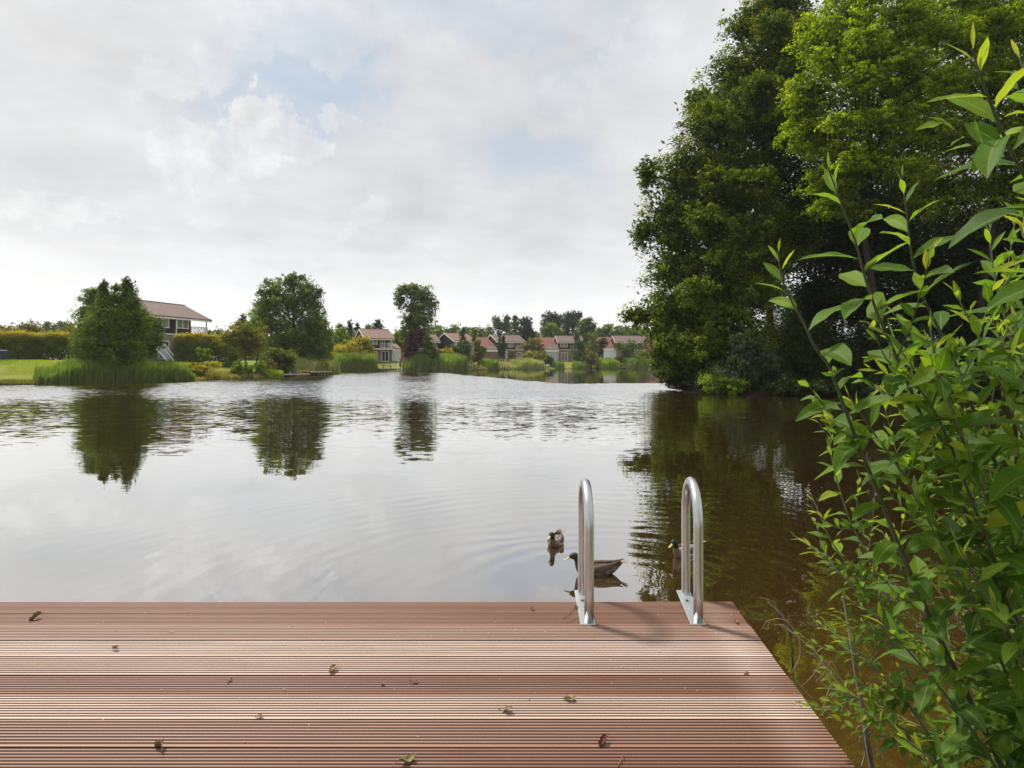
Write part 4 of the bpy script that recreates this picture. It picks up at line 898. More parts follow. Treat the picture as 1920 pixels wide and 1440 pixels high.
class House:
    def __init__(s, name, label, pxL, YL, pxR, YR, zf, ze, depth, rise, wall=None, clad=None, tile=None, group='houses on the far bank', cat='house'):
        a = P(pxL, CY, YL); b = P(pxR, CY, YR); s.O = Vector((a.x, a.y)); s.a = (Vector((b.x, b.y)) - s.O); s.L = s.a.length; s.a /= s.L
        s.zg = G(a.x, a.y) - .1; s.zf, s.ze, s.D, s.rise = zf, ze, depth, rise; s.tile = tile or TILE
        s.root = empty(name, (a.x, a.y, 0), math.atan2(s.a.y, s.a.x), label=label, cat=cat, group=group)
        s.wall = wall or BRICK; s.clad = clad or CLAD
    def X(s, px):
        k = (px - CX) / F; return (k * s.O.y - s.O.x) / (s.a.x - k * s.a.y)
    def Z(s, px, py): return EYE - (py - CY) / F * (s.O.y + s.X(px) * s.a.y)
    def lower(s, x0=0, x1=None):
        m = MB(); m.box(x0, 0, s.zg - .6, s.L if x1 is None else x1, s.D, s.zf - .002); s.low = m.build('wall', s.wall, s.root)
        m = MB(); m.box(x0 - .03, -.05, s.zf, (s.L if x1 is None else x1) + .03, s.D + .03, s.zf + .14); m.build('floor_band', WHITE, s.root)
    def upper(s, xa, xb, recess=None, mat=None):
        D, zf, ze, zr = s.D, s.zf + .142, s.ze, s.ze + s.rise; m = MB()
        m.prism([(xa, 0, zf), (xa, D, zf), (xa, D, ze), (xa, D/2, zr), (xa, 0, ze)], (xb - xa, 0, 0))
        if recess: m.prism([(xb + .003, recess, zf), (xb + .003, D, zf), (xb + .003, D, ze), (xb + .003, D/2, zr), (xb + .003, recess, ze + s.rise * recess / (D/2))], (s.L - xb - .1, 0, 0))
        m.build('upper_wall', mat or s.clad, s.root)
    def roof(s, x0=-.35, x1=None, ov=.45):
        x1 = s.L + .35 if x1 is None else x1; D = s.D; sl = s.rise / (D/2); z0 = s.ze + .03; zr = s.ze + s.rise + .03; t = .13; m = MB()
        m.prism([(x0, -ov, z0 - ov*sl), (x0, D/2, zr), (x0, D/2, zr + t), (x0, -ov, z0 - ov*sl + t)], (x1 - x0, 0, 0))
        m.prism([(x0, D + ov, z0 - ov*sl), (x0, D + ov, z0 - ov*sl + t), (x0, D/2 + .002, zr + t), (x0, D/2 + .002, zr)], (x1 - x0, 0, 0))
        m.tube([(x0 + .02, D/2, zr + t), (x1 - .02, D/2, zr + t)], .09, 6); r = m.build('roof', s.tile, s.root)
        f = MB(); f.box(x0 + .03, -ov + .03, z0 - ov*sl - .20, x1 - .03, -ov + .09, z0 - ov*sl - .004); f.box(x0 + .03, -ov + .1, z0 - ov*sl - .06, x1 - .03, .0, z0 - ov*sl - .02)
        f.build('fascia', WHITE, r)
        for x in (x0 - .05, x1 + .003):
            g = MB(); g.prism([(x, -ov - .02, z0 - ov*sl - .14), (x, D/2, zr - .14), (x, D + ov + .02, z0 - ov*sl - .14), (x, D + ov + .02, z0 - ov*sl + .09), (x, D/2, zr + .10), (x, -ov - .02, z0 - ov*sl + .09)], (.045, 0, 0))
            g.build('bargeboard', WHITE, r)
        ch = None; return r
    def window(s, xa, z0, xb, z1, n=2, mat=None, name='window', fw=.09, y=0.0):
        w = MB(); xa, xb = sorted((xa, xb)); z0, z1 = sorted((z0, z1))
        w.box(xa, y - .07, z1 - fw, xb, y - .003, z1); w.box(xa, y - .09, z0, xb, y - .003, z0 + fw)
        for k in range(n + 1):
            x = xa + (xb - xa - fw) * k / n; w.box(x, y - .068, z0 + fw, x + fw, y - .004, z1 - fw)
        o = w.build(name, WHITE, s.root); g = MB(); g.box(xa + .02, y - .035, z0 + .02, xb - .02, y - .012, z1 - .02); g.build('pane', mat or CURT, o); return o
    def win(s, pa, ya, pb, yb, n=2, mat=None, name='window', fw=.09, y=0.0):
        s.window(s.X(pa), s.Z(pb, yb), s.X(pb), s.Z(pa, ya), n, mat, name, fw, y)
    def balcony(s, xb, h=1.0, cells=4, side=True, post=True, panel=False):
        m = MB(); zf = s.zf + .142; x1 = s.L + .02; w = .06
        m.box(xb, -.10, zf + h - .06, x1, -.03, zf + h); m.box(xb, -.09, zf + .08, x1, -.04, zf + .14)
        for k in range(cells + 1):
            x = xb + (x1 - xb - w) * k / cells; m.box(x, -.088, zf, x + w, -.032, zf + h - .062)
        for k in range(cells):
            xa = xb + (x1 - xb) * k / cells + w; xc = xb + (x1 - xb) * (k+1) / cells
            m.bar((xa, -.055, zf + .16), (xc, -.055, zf + h - .08), .05, .04); m.bar((xa, -.065, zf + h - .08), (xc, -.065, zf + .16), .05, .04)
        if side:
            m.box(x1 - .001, 0, zf + h - .06, x1 + .06, s.D * .5, zf + h)
            for k in range(7): m.box(x1, s.D * .5 * k / 6, zf, x1 + .05, s.D * .5 * k / 6 + .05, zf + h - .062)
        m.build('balcony_railing', WHITE, s.root)
        p = MB(); p.box(s.L - .10, -.025, zf + .001, s.L - .001, .09, s.ze + .02); p.build('post', WHITE, s.root)
    def pipe(s, px, z1):
        x = s.X(px); m = MB(); m.tube([(x, -.12, s.zg), (x, -.12, z1)], .06, 8); m.build('downpipe', WHITE, s.root)
    def buttress(s, dx=.9, w=.32):
        m = MB(); m.prism([(s.L + .05, -.12, s.zf + .14), (s.L + .05 + w, -.12, s.zf + .14), (s.L + dx + w, -.12, s.zg), (s.L + dx, -.12, s.zg)], (0, .22, 0)); m.build('sloping_post', WHITE, s.root)
    def wing(s, pa, pb, ytop, ybot, fascia=None, y0=-.2, run=4.2, mat=None, wallc=None, glass=0):
        """lower wing with one big roof slope, given by the picture rows of its top and bottom edge"""
        xa, xb = s.X(pa), s.X(pb); zt = s.Z((pa+pb)/2, ytop); zb = s.Z((pa+pb)/2, ybot); m = MB()
        m.prism([(xa, y0, zb), (xa, y0 + run, zt), (xa, y0 + run, zt - .14), (xa, y0, zb - .14)], (xb - xa, 0, 0)); m.prism([(xa, y0 + run + .002, zt), (xa, y0 + 2*run, zb), (xa, y0 + 2*run, zb - .14), (xa, y0 + run + .002, zt - .14)], (xb - xa, 0, 0))
        r = m.build('roof', mat or TILE2, s.root)
        q = MB(); q.prism([(xa + .1, y0 + .3, s.zg - .5), (xa + .1, y0 + 2*run - .3, s.zg - .5), (xa + .1, y0 + 2*run - .3, zb - .02), (xa + .1, y0 + run, zt - .2), (xa + .1, y0 + .3, zb - .02)], (xb - xa - .15, 0, 0)); q.build('wing_wall', wallc or s.wall, s.root)
        if fascia:
            f = MB(); f.box(xa - .05, y0 - .05, zb - .16 - fascia, xb + .03, y0 + .25, zb - .15); f.build('fascia', WHITE, r)
        if glass:
            s.window(xa + .1, s.zg + .05, xb - .05, zb - .18 - (fascia or 0), glass, PALEG, 'glass_front', .08, y0 + .28)

h = House('timber_house', 'two-storey house with dark timber upper floor and open corner balcony behind the left trees', 262, 74.2, 388, 84.7, 5.05, 7.28, 7.2, 1.72, clad=CLAD, tile=TILE3, group=None)
h.lower(); xb = h.X(358); h.upper(h.X(327) + .004, xb); m_ = MB()
m_.prism([(0, -.0, h.zf + .142), (0, h.D, h.zf + .142), (0, h.D, h.ze), (0, h.D/2, h.ze + h.rise), (0, 0, h.ze)], (h.X(327), 0, 0)); m_.build('upper_wall', CLADB, h.root)['label'] = 'blue-black part of the timber upper wall'
h.roof(); h.balcony(xb, 1.05, 5); h.pipe(329, h.ze - .1)
h.win(303, 592, 316.5, 615, 1); h.win(331, 594, 353, 617, 2); h.win(296, 638, 317, 674, 2, GLASS, 'glass_door', .12); h.win(270, 594, 283, 612, 1)
w_ = MB()
for (a_, b_) in (((288, 646), (296, 672)), ((296, 645), (305, 674)), ((277, 650), (283, 672))):
    w_.bar((h.X(a_[0]), -.9, h.Z(*a_)), (h.X(b_[0]), -2.2, h.Z(*b_) - .3), .18, .12)
w_.build('sloping_post', WHITE, h.root); w_ = MB(); w_.prism([(h.X(280), -.85, h.Z(280, 648)), (h.X(296), -.85, h.Z(296, 646)), (h.X(300), -2.1, h.Z(300, 674)), (h.X(284), -2.1, h.Z(284, 674))], (0, .04, 0)); w_.build('white_screen', PALEG, h.root)

h = House('balcony_house', 'small house with terracotta roof and white X-railed balcony beside the yellow bush', 685, 128, 735, 130.7, 4.32, 6.52, 7.0, 1.75, clad=CLADG, group='houses on the far bank')
h.lower(); xb = h.X(713); h.upper(0, xb, 2.2); h.roof(); h.balcony(xb, 1.05, 3); h.buttress(1.0, .38)
h.win(691.5, 633, 707.5, 646, 2); h.win(700, 658, 707.5, 677, 1, CURT, 'door', .12); h.win(715, 658, 729, 678, 2, GLASS, 'glass_door', .12); h.window(xb + .3, h.zf + .3, h.L - .8, h.ze - .15, 3, GLASS, 'window', .08, 2.2)
m_ = MB(); m_.box(-.2, -1.0, h.zf - .12, h.L + .2, -.052, h.zf + .05); m_.build('terrace_canopy', WHITE, h.root)
m_ = MB(); m_.box(h.X(710), -.22, h.zf - .62, h.X(711.5), -.004, h.zf - .5); m_.build('wall_lamp', WHITE, h.root)
h.wing(736.5, 756, 643, 653, .5, 1.2, 3.6, TILE, WHITE)
h = House('gabled_house', 'house end with white-edged gable showing behind the leaning tree', 752, 146, 822, 150, 4.7, 6.5, 7.0, 1.6, clad=CLAD, tile=TILE3)
h.lower(); h.upper(0, h.L); h.roof(); h.win(810, 641, 818, 650, 1)
h = House('gabled_house', 'house with dark gable and white bargeboards facing left above the reeds', 851, 148, 889, 151.5, 4.75, 6.65, 7.4, 1.7, clad=CLADG)
h.lower(); xb = h.X(878); h.upper(0, xb, 2.0); h.roof(); h.balcony(xb, 1.0, 2); h.win(852.3, 640, 856.5, 652, 1, CURT, 'window', .12); h.win(864, 641, 872, 650, 2)
h.wing(822, 832, 647, 654, None, 2.0, 3.0, TILE)
h = House('balcony_house', 'house with X-railed balcony behind the twin columnar cypresses', 933, 174, 983, 178, 4.95, 7.28, 7.6, 1.8, clad=CLAD, wall=BRICKR, tile=TILE3)
h.lower(); xb = h.X(966.5); h.upper(0, xb, 2.2); h.roof(); h.balcony(xb, 1.1, 3); h.buttress(1.1, .4)
h.win(952.5, 641, 962.5, 651, 2); h.win(969, 660, 977, 676, 2, GLASS, 'glass_door', .12); h.win(946.5, 659, 951, 676, 1, PALEG, 'door', .14); h.window(xb + .3, h.zf + .3, h.L - .8, h.ze - .2, 2, GLASS, 'window', .1, 2.2)
h.wing(901, 931.5, 631, 649, None, .8, 5.0, TILE2); h.wing(907, 931, 647, 655, .45, -1.2, 2.2, TILE3)
h = House('conservatory_house', 'house with big red roof and pale conservatory on the garden lawn', 1047, 183, 1092, 184, 5.15, 7.4, 7.6, 1.7, clad=CLAD, wall=BRICK, tile=TILE3)
h.lower(); xb = h.X(1070); h.upper(0, xb, 2.2); h.roof(); h.balcony(xb, 1.1, 3); h.win(1051, 641, 1064, 651, 2); h.win(1052, 661, 1064.5, 677, 2, CURT, 'glass_door', .14); h.win(1073, 660, 1080, 676, 1, GLASS, 'door', .12)
h.wing(1009, 1045.8, 631, 658, None, 1.0, 6.5, TILE2); h.wing(1024, 1046, 645.5, 655, .55, -1.6, 2.4, TILE3, None, 4)
h = House('red_roofed_house', 'long red-roofed house partly hidden behind the right end of the far bank', 1155, 186, 1212, 187, 5.1, 7.55, 7.6, 1.7, clad=CLAD, tile=TILE3)
h.lower(); h.upper(0, h.L); h.roof(); h.win(1162, 641, 1174, 651, 2); h.wing(1122, 1153.8, 630, 655, None, 1.0, 6.5, TILE2); h.wing(1214, 1250, 632, 655, None, 1.0, 6.0, TILE2)

def shed():
    Y = 176; p0 = P(1131, CY, Y); z = G(p0.x, p0.y) - .05; r = empty('garden_shed', (p0.x, p0.y, z), label='white sloping-fronted shed of vertical panels on the far lawn', cat='shed')
    w = 24 / F * Y; hgt = EYE + (CY - 653.5) / F * Y - z; m = MB()
    m.prism([(.18, 0, hgt * .86), (w, 0, hgt * .86), (w + .02, -.9, 0), (-.05, -.9, 0)], (0, .08, 0)); b = m.build('front_panel', pmat('white_panel', (.60,.63,.65), .5), r)
    m = MB()
    for k in range(5):
        u = k / 4; xt = .18 + (w - .18) * u; xb_ = -.05 + (w + .07) * u; m.bar((xt, -.03, hgt * .86), (xb_, -.94, 0), .08, .06)
    m.build('batten', WHITE, b); m = MB(); m.box(.10, -.12, hgt * .862, w + .1, 2.4, hgt); m.build('roof', WHITE, r)
    m = MB(); m.prism([(0.16, .1, 0), (.16, 2.2, 0), (.16, 2.2, hgt*.86), (.16, .1, hgt*.86)], (w - .2, 0, 0)); m.build('wall', BRICKR, r)
shed()

# ---------------------------------------------------------------- small things on the far banks
FLW = pmat('pink_white_blossom', (.62,.45,.42), .8, noise=(20, .5)); YEL = pmat('yellow_cloth', (.60,.50,.08), .8, noise=(8, .15))
def terrace():
    Y = 117.5; j = jetty(708, 117.4, 760, 118.6, .62, 2.6, 'wooden terrace deck over the water in front of the balcony house', 6)
    def at(px, py, dy=0.0): q = P(px, py, Y + 1.2 + dy); return q
    z0 = .62
    r = empty('garden_table', (at(724, 680).x, Y + 1.9, z0), label='pale-topped table on the terrace of the balcony house', cat='table'); m = MB(); m.box(-.75, -.4, .70, .75, .4, .76); m.build('tabletop', WHITE, r)
    for sx in (-.65, .65):
        for sy in (-.3, .3): m = MB(); m.box(sx - .04, sy - .04, 0, sx + .04, sy + .04, .699); m.build('leg', DARKWOOD, r)
    r = empty('beach_towel', (at(728, 680).x, Y + .95, z0 + .45), label='yellow towel hanging on the front of the terrace', cat='towel'); m = MB()
    m.prism([(-.22, 0, -.35), (.2, .02, -.37), (.23, 0, .45), (-.2, .03, .46)], (0, .03, 0)); m.prism([(-.20, .07, .0), (.22, .09, -.02), (.23, .06, .45), (-.2, .06, .46)], (0, .02, 0)); m.build('cloth', YEL, r)
    r = empty('terrace_fence', (at(716, 680).x, Y + 1.05, z0), label='low fence board along the front of the terrace', cat='fence'); m = MB(); m.box(0, 0, .44, 1.9, .05, .56); m.build('rail', TW, r)
    for x in (0, .9, 1.8): m = MB(); m.box(x, .055, 0, x + .08, .12, .56); m.build('post', TW, r)
    r = empty('white_gate', (at(734.5, 680).x, Y + 1.0, z0 - .1), label='white slatted gate panel on the terrace right of the towel', cat='gate'); m = MB()
    for k in range(4): m.box(k * .13, 0, 0, k * .13 + .07, .05, 1.05 - .05 * k)
    m.box(-.02, .055, .25, .5, .09, .33); m.box(-.02, .055, .75, .5, .09, .83); m.build('slats', WHITE, r); m = MB(); m.bar((.5, .0, .6), (.62, 0, 1.1), .06); m.build('brace', WHITE, r)
    r = empty('bathing_ladder', (at(752, 690).x, Y + .2, 0), label='white bathing ladder with splayed rails at the end of the terrace', cat='ladder')
    for s in (-1, 1):
        m = MB(); m.tube(spline([(s*.22, .7, 1.0), (s*.28, .35, 1.55), (s*.36, .05, 1.3), (s*.42, -.1, .5), (s*.44, -.15, -.6)], 5), .05, 8); m.build('handrail', WHITE, r, smooth=True)
    for z in (.1, .4, .7): m = MB(); m.box(-.38, -.12, z, .38, -.04, z + .05); m.build('step', WHITE, r)
    plant('yellow_flower', 'slender bright yellow flowering plant by the bathing ladder', 'plant', 118.8, [(751,682,2.5,8),(752,675,2,5)], 'yellow', cov=5, branches=False, crown_name='foliage')
terrace()
jetty(866, 134, 903, 136.5, .42, 1.8, 'low dark jetty in front of the grey-green willow', 5)
jetty(1010, 164, 1036, 165, .40, 2.0, 'dark landing stage at the foot of the golden hedge', 4)
jetty(1052, 166.5, 1075, 167, .35, .8, 'dark wooden bank edging below the garden lawn', 5)
jetty(1160, 171.5, 1176, 172, .45, 1.6, 'pinkish wooden landing by the right reeds', 3)
def lounger():
    p = P(1030, CY, 165.8); r = empty('sun_lounger', (p.x, p.y, .42), label='white tilted lounger board on the landing stage below the golden hedge', cat='lounger')
    m = MB(); m.prism([(-.8, -.3, .25), (.8, -.3, .45), (.8, .35, .95), (-.8, .35, .70)], (0, 0, .07)); m.build('seat', WHITE, r)
    for x in (-.6, .6):
        m = MB(); m.box(x - .05, -.1, 0, x + .05, .2, .45); m.build('leg', DARKWOOD, r)
lounger()
def glass_fence(pa, pb, Y, ztop, n, label):
    a = P(pa, CY, Y); b = P(pb, CY, Y); z = G(a.x, a.y); r = empty('garden_fence', (a.x, a.y, z), label=label, cat='fence', group='garden fences on the far bank'); w = b.x - a.x
    m = MB(); m.box(0, -.03, ztop - .07, w, .03, ztop); m.box(0, -.02, .3, w, .02, .36); m.build('rail', TW, r)
    for k in range(n + 1): m = MB(); x = w * k / n; m.box(x - .04, -.045, 0, x + .04, .045, ztop + .03); m.build('post', WHITE, r)
glass_fence(965, 998, 165, 1.75, 4, 'white posted garden fence below the X-railed balcony')
glass_fence(905, 946, 152, 1.45, 5, 'thin garden fence in front of the big red roof')
def stones():
    p = P(1216, CY, 175); r = empty('stone_wall', (p.x, p.y, .0), label='pale stone wall at the water edge by the right end of the far bank', cat='wall'); rng = random.Random(4); m = MB()
    for i in range(9):
        for k in range(3):
            x = (i - 4) * .55 + (k % 2) * .2; m.box(x, rng.uniform(-.1, .1), k * .42 - .2, x + .52, .8, k * .42 + .2, rng.random())
    m.build('stones', pmat('pale_stone', (.42,.36,.31), .9, noise=(3, .3)), r)
stones()
def flowers(px, Y, n, w, label, mats, seed):
    rng = np.random.default_rng(seed); p = P(px, CY, Y); z = G(p.x, p.y); r = empty('flower_bush', (p.x, p.y, z), label=label, cat='flowers')
    C = rng.normal(size=(n, 3)) * np.array([w * .5, w * .35, w * .22]) + np.array([0, 0, w * .42]); C[:, 2] = np.abs(C[:, 2])
    v, f, ta = leaf_quads(C, np.zeros((n, 3)), .24, .15, rng, rng.random(n)); np_mesh('foliage', v, f, LM['mid'], r, attrs={'t': ta})
    n2 = n // 4; C = rng.normal(size=(n2, 3)) * np.array([w * .5, w * .35, w * .18]) + np.array([0, -.15, w * .55]); v, f, ta = leaf_quads(C, np.zeros((n2, 3)), .24, .22, rng, rng.random(n2)); np_mesh('blossom', v, f, FLW, r)
flowers(876, 133.5, 260, 1.7, 'pink flowering bush on the bank below the grey-green willow', 0, 1)
flowers(935, 150, 260, 2.2, 'pale pink flowers in front of the twin cypress', 0, 2)
flowers(948, 149, 220, 1.8, 'white and pink flowers at the water edge right of the narrow reeds', 0, 3)
flowers(982, 163, 220, 2.2, 'pink and orange flower bed below the white fence', 0, 4)
# ---------------------------------------------------------------- the near willow
def willow_leaf_mat():
    m, T, out = new_mat('willow_leaf')
    t = T.add('ShaderNodeAttribute', attribute_name='t').outputs['Fac']; v = T.add('ShaderNodeAttribute', attribute_name='v').outputs['Fac']; u = T.add('ShaderNodeAttribute', attribute_name='u').outputs['Fac']
    c = T.ramp(t, [(0.0, (.026,.075,.010)), (.45, (.060,.145,.010)), (.8, (.16,.26,.016)), (1.0, (.27,.31,.03))])
    pos = T.add('ShaderNodeTexCoord').outputs['Object']; c = T.mixc(T.mr(T.noise(pos, 26.0, 4, .6), .35, .75, 0, .4), c, (.09,.16,.02))
    av = T.m('ABSOLUTE', v); mid = T.mr(av, .03, .10, 1.0, 0.0)
    vein = T.m('FRACT', T.m('SUBTRACT', T.m('MULTIPLY', u, 11.0), T.m('MULTIPLY', av, 1.6))); vl = T.m('MULTIPLY', T.mr(vein, .0, .16, .55, 0.0), T.m('LESS_THAN', av, .96))
    c = T.mixc(T.m('MAXIMUM', T.m('MULTIPLY', mid, .7), T.m('MULTIPLY', vl, .55)), c, (.20,.27,.07))
    c = T.mixc(T.mr(T.noise(pos, 75.0, 3, .6), .66, .72, 0, .75), c, (.10,.065,.025))
    back = T.add('ShaderNodeNewGeometry').outputs['Backfacing']
    cb = T.mixc(T.m('MULTIPLY', back, .75), c, (.26,.33,.23))
    b = T.add('ShaderNodeBsdfPrincipled'); T.l.new(cb, b.inputs['Base Color']); b.inputs['Roughness'].default_value = .6; b.inputs['Specular IOR Level'].default_value = .28
    bn = T.add('ShaderNodeBump'); bn.inputs['Strength'].default_value = .5; bn.inputs['Distance'].default_value = .0015; T.l.new(T.m('SUBTRACT', 1.0, vein), bn.inputs['Height']); T.l.new(bn.outputs[0], b.inputs['Normal'])
    tr = T.add('ShaderNodeBsdfTranslucent'); T.l.new(T.mixc(1.0, c, (1.9, 1.8, .6), 'MULTIPLY'), tr.inputs[0])
    mx = T.add('ShaderNodeMixShader'); mx.inputs[0].default_value = .5; T.l.new(b.outputs[0], mx.inputs[1]); T.l.new(tr.outputs[0], mx.inputs[2]); T.l.new(mx.outputs[0], out.inputs[0]); return m
WLEAF = willow_leaf_mat(); WSTEM = pmat('willow_stem', (.12,.14,.06), .6, noise=(40, .4)); WBARK = pmat('dark_willow_stem', (.055,.065,.030), .8, noise=(20, .4))
willow = empty('willow_shrub', (1.45, 1.6, .3), label='large leafy willow shrub in the right foreground, its shoots reaching above the pond', cat='shrub')
WO = Vector((1.45, 1.6, .3))
class LeafSet:
    def __init__(s): s.V = []; s.Fc = []; s.t = []; s.u = []; s.v = []
    def leaf(s, base, d, nrm, L, W, t, rng, droop=.5, fold=.28, pet=.06):
        d = d.normalized(); nrm = nrm + Vector((rng.uniform(-.5,.5), rng.uniform(-.5,.5), rng.uniform(-.3,.3))); nrm = (nrm - d * nrm.dot(d)).normalized(); w = d.cross(nrm); nu, nv = 10, 5; b = len(s.V)
        pos = Vector(base); cur = Vector(d); step = L / (nu - 1); ph = rng.uniform(0, 6); tw = rng.uniform(-.5, .5); nn = Vector(nrm); side = rng.uniform(-.25, .25)
        for i in range(nu):
            u = i / (nu - 1); prof = 0.0 if u < pet else math.sin(math.pi * ((u - pet) / (1 - pet)) ** .80) ** .85
            wd = max(.0009, W * .5 * prof)
            if i == nu - 1: wd = .0006
            ww = (cur.cross(nn)).normalized(); a = tw * u; ww2 = ww * math.cos(a) + nn * math.sin(a); n2 = nn * math.cos(a) - ww * math.sin(a)
            for j in range(nv):
                v = (j / (nv - 1)) * 2 - 1; edge = 1 + (.05 * math.sin(u * 46 + ph) if abs(v) > .9 else 0)
                s.V.append(tuple(pos + ww2 * (v * wd * edge) + n2 * (abs(v) * wd * fold + .10 * wd * math.sin(u * 14 + ph + 2 * v) * abs(v)) - WO)); s.t.append(t); s.u.append(u); s.v.append(v)
            pos = pos + cur * step
            cur = (cur + Vector((0, 0, -droop * step / L * (1.1 - .4*u))) + ww * (side * step / L)).normalized(); nn = (nn - cur * nn.dot(cur)).normalized()
        for i in range(nu - 1):
            for j in range(nv - 1): s.Fc.append((b + i*nv + j, b + i*nv + j + 1, b + (i+1)*nv + j + 1, b + (i+1)*nv + j))
def shoot(pts, Lmax_, seed, r0=.0055, lat=0, sp=(.015, .030), label=None, cutoff=1.0, tipscale=1.0, latlen=(.10, .24), young=0.0):
    Lmax = Lmax_ * 1.08; rng = random.Random(seed); S = spline(pts, 10); S = S if S[0].z > S[-1].z else S[::-1]     # from tip to base
    cum = [0.0]
    for i in range(1, len(S)): cum.append(cum[-1] + (S[i] - S[i-1]).length)
    T_ = cum[-1]; mb = MB(); rad = [.0012 + (r0 - .0012) * min(1, (c / max(.25, T_))) ** .7 for c in cum]
    mb.tube([p - WO for p in S], rad, 7); ls = LeafSet()
    def at(c):
        i = 0
        while i < len(cum) - 2 and cum[i+1] < c: i += 1
        u = (c - cum[i]) / max(1e-6, cum[i+1] - cum[i]); return S[i].lerp(S[i+1], u), (S[i] - S[i+1]).normalized()
    c = .002; phi = rng.uniform(0, 6.28); k = 0
    while c < T_ * cutoff:
        p, tan = at(c); ref = Vector((0, 0, 1)) if abs(tan.z) < .9 else Vector((0, 1, 0)); a = tan.cross(ref).normalized(); b = tan.cross(a)
        phi += 2.4 + rng.uniform(-.25, .25); g = min(1.0, c / .22); ang = math.radians(10 + 58 * g ** .6 + rng.uniform(-8, 8))
        rd = a * math.cos(phi) + b * math.sin(phi); d = tan * math.cos(ang) + rd * math.sin(ang)
        L_ = Lmax * (.26 + .74 * min(1, c / (.20 * tipscale)) ** .8) * rng.uniform(.78, 1.12)
        if rng.random() < .93:
            ls.leaf(p + rd * .002, d, tan * .8 + Vector((0, 0, .5)) - rd * .2, L_, L_ * rng.uniform(.31, .42) * (.55 + .45 * g), min(1, max(0, .42 + .45 * (1 - g) + rng.gauss(0, .20) + young + (.5 if rng.random() < .015 else 0))), rng, droop=rng.uniform(.25, 1.1) * (.4 + .6 * g))
            if rng.random() < .30 and c > .15:                     # tuft of small leaves in the axil
                for q in range(3):
                    dd = (d + Vector((rng.uniform(-.5,.5), rng.uniform(-.5,.5), rng.uniform(.2,.8)))).normalized()
                    ls.leaf(p + rd * .003, dd, Vector((0,0,1)) + tan * .4, L_ * rng.uniform(.22, .4), L_ * .11, .75 + rng.uniform(-.1, .15), rng, .3)
        c += sp[0] + (sp[1] - sp[0]) * g + rng.uniform(0, .008); k += 1
    lt = mb
    for q in range(lat):
        c = rng.uniform(.22, .96) * T_; p, tan = at(c); ll = rng.uniform(*latlen); phi = rng.uniform(0, 6.28); ref = Vector((0, 0, 1)) if abs(tan.z) < .9 else Vector((0, 1, 0)); a = tan.cross(ref).normalized(); b = tan.cross(a)
        rd = a * math.cos(phi) + b * math.sin(phi); d0 = (tan * .55 + rd * .8 + Vector((-.25, 0, .25))).normalized(); e = p + d0 * ll; mid = p.lerp(e, .5) + Vector((0, 0, -.01)); e = e + Vector((0, 0, .03))
        tp = [p, mid, e]; lt.tube([x - WO for x in spline(tp, 4)], [.0022 - .00018 * i for i in range(9)], 5); n = max(5, int(ll / .017)); ph = rng.uniform(0, 6)
        for i in range(n):
            u = (i + .6) / n; pp = p.lerp(mid, u * 2) if u < .5 else mid.lerp(e, (u - .5) * 2); tn = d0; ref = Vector((0, 0, 1)); a2 = tn.cross(ref).normalized(); b2 = tn.cross(a2); ph += 2.4; r2 = a2 * math.cos(ph) + b2 * math.sin(ph)
            an = math.radians(55 - 38 * u ** 2); L_ = Lmax * rng.uniform(.38, .62) * (1.0 - .45 * u)
            ls.leaf(pp, tn * math.cos(an) + r2 * math.sin(an), tn * .6 + Vector((0, 0, .7)), L_, L_ * rng.uniform(.34, .46), min(1, .42 + .35 * u + rng.gauss(0, .18) + young), rng, rng.uniform(.1, .7))
    st = mb.build('shoot', WSTEM if r0 < .006 else WBARK, willow, smooth=True)
    np_mesh('leaves', ls.V, ls.Fc, WLEAF, st, smooth=True, attrs={'t': ls.t, 'u': ls.u, 'v': ls.v})
    return st
def PS(l, Y0, Y1):
    n = len(l); return [P(a, b, Y0 + (Y1 - Y0) * i / (n - 1)) for i, (a, b) in enumerate(l)]
shoot(PS([(1552,312),(1578,385),(1603,450),(1622,520),(1650,600),(1690,690),(1728,780),(1768,870),(1812,965),(1862,1080),(1925,1210),(2000,1400)], 1.48, 1.62), .128, 1, .0075, 9)
shoot(PS([(1690,330),(1700,400),(1708,470),(1728,550),(1762,620),(1795,690),(1830,780),(1872,880),(1925,1000),(2000,1200)], 1.55, 1.7), .125, 2, .0065, 8)
shoot(PS([(1822,90),(1845,160),(1872,230),(1905,300),(1950,380),(2010,500),(2080,700)], 1.12, 1.3), .145, 3, .0065, 2)
shoot(PS([(1459,470),(1466,520),(1482,560),(1504,600),(1528,650),(1556,690),(1582,760),(1612,840),(1645,920),(1680,1010),(1722,1110),(1768,1210),(1822,1320),(1880,1440),(1930,1560)], 1.50, 1.66), .118, 4, .0085, 12)
shoot(PS([(1790,545),(1812,590),(1840,640),(1872,710),(1905,790),(1950,880),(2010,1010)], 1.6, 1.75), .115, 5, .005, 6)
shoot(PS([(1918,400),(1950,470),(1990,560),(2040,700)], 1.3, 1.4), .14, 6, .005, 2)
shoot(PS([(1630,690),(1668,705),(1712,735),(1760,775),(1800,830),(1850,920),(1900,1030)], 1.75, 1.85), .10, 7, .0045, 7)
shoot(PS([(1700,700),(1745,760),(1780,830),(1815,920),(1850,1010),(1890,1130),(1940,1290)], 1.42, 1.6), .12, 8, .006, 8)
shoot(PS([(1880,620),(1868,700),(1856,790),(1850,880),(1860,1000),(1880,1150)], 1.7, 1.8), .09, 9, .0035, 5)
shoot(PS([(1555,820),(1562,870),(1578,930),(1600,990),(1640,1060),(1690,1150)], 2.1, 2.1), .085, 10, .004, 6)
shoot(PS([(1520,925),(1535,960),(1556,1010),(1590,1060),(1640,1120),(1700,1200)], 2.2, 2.1), .075, 11, .004, 7)
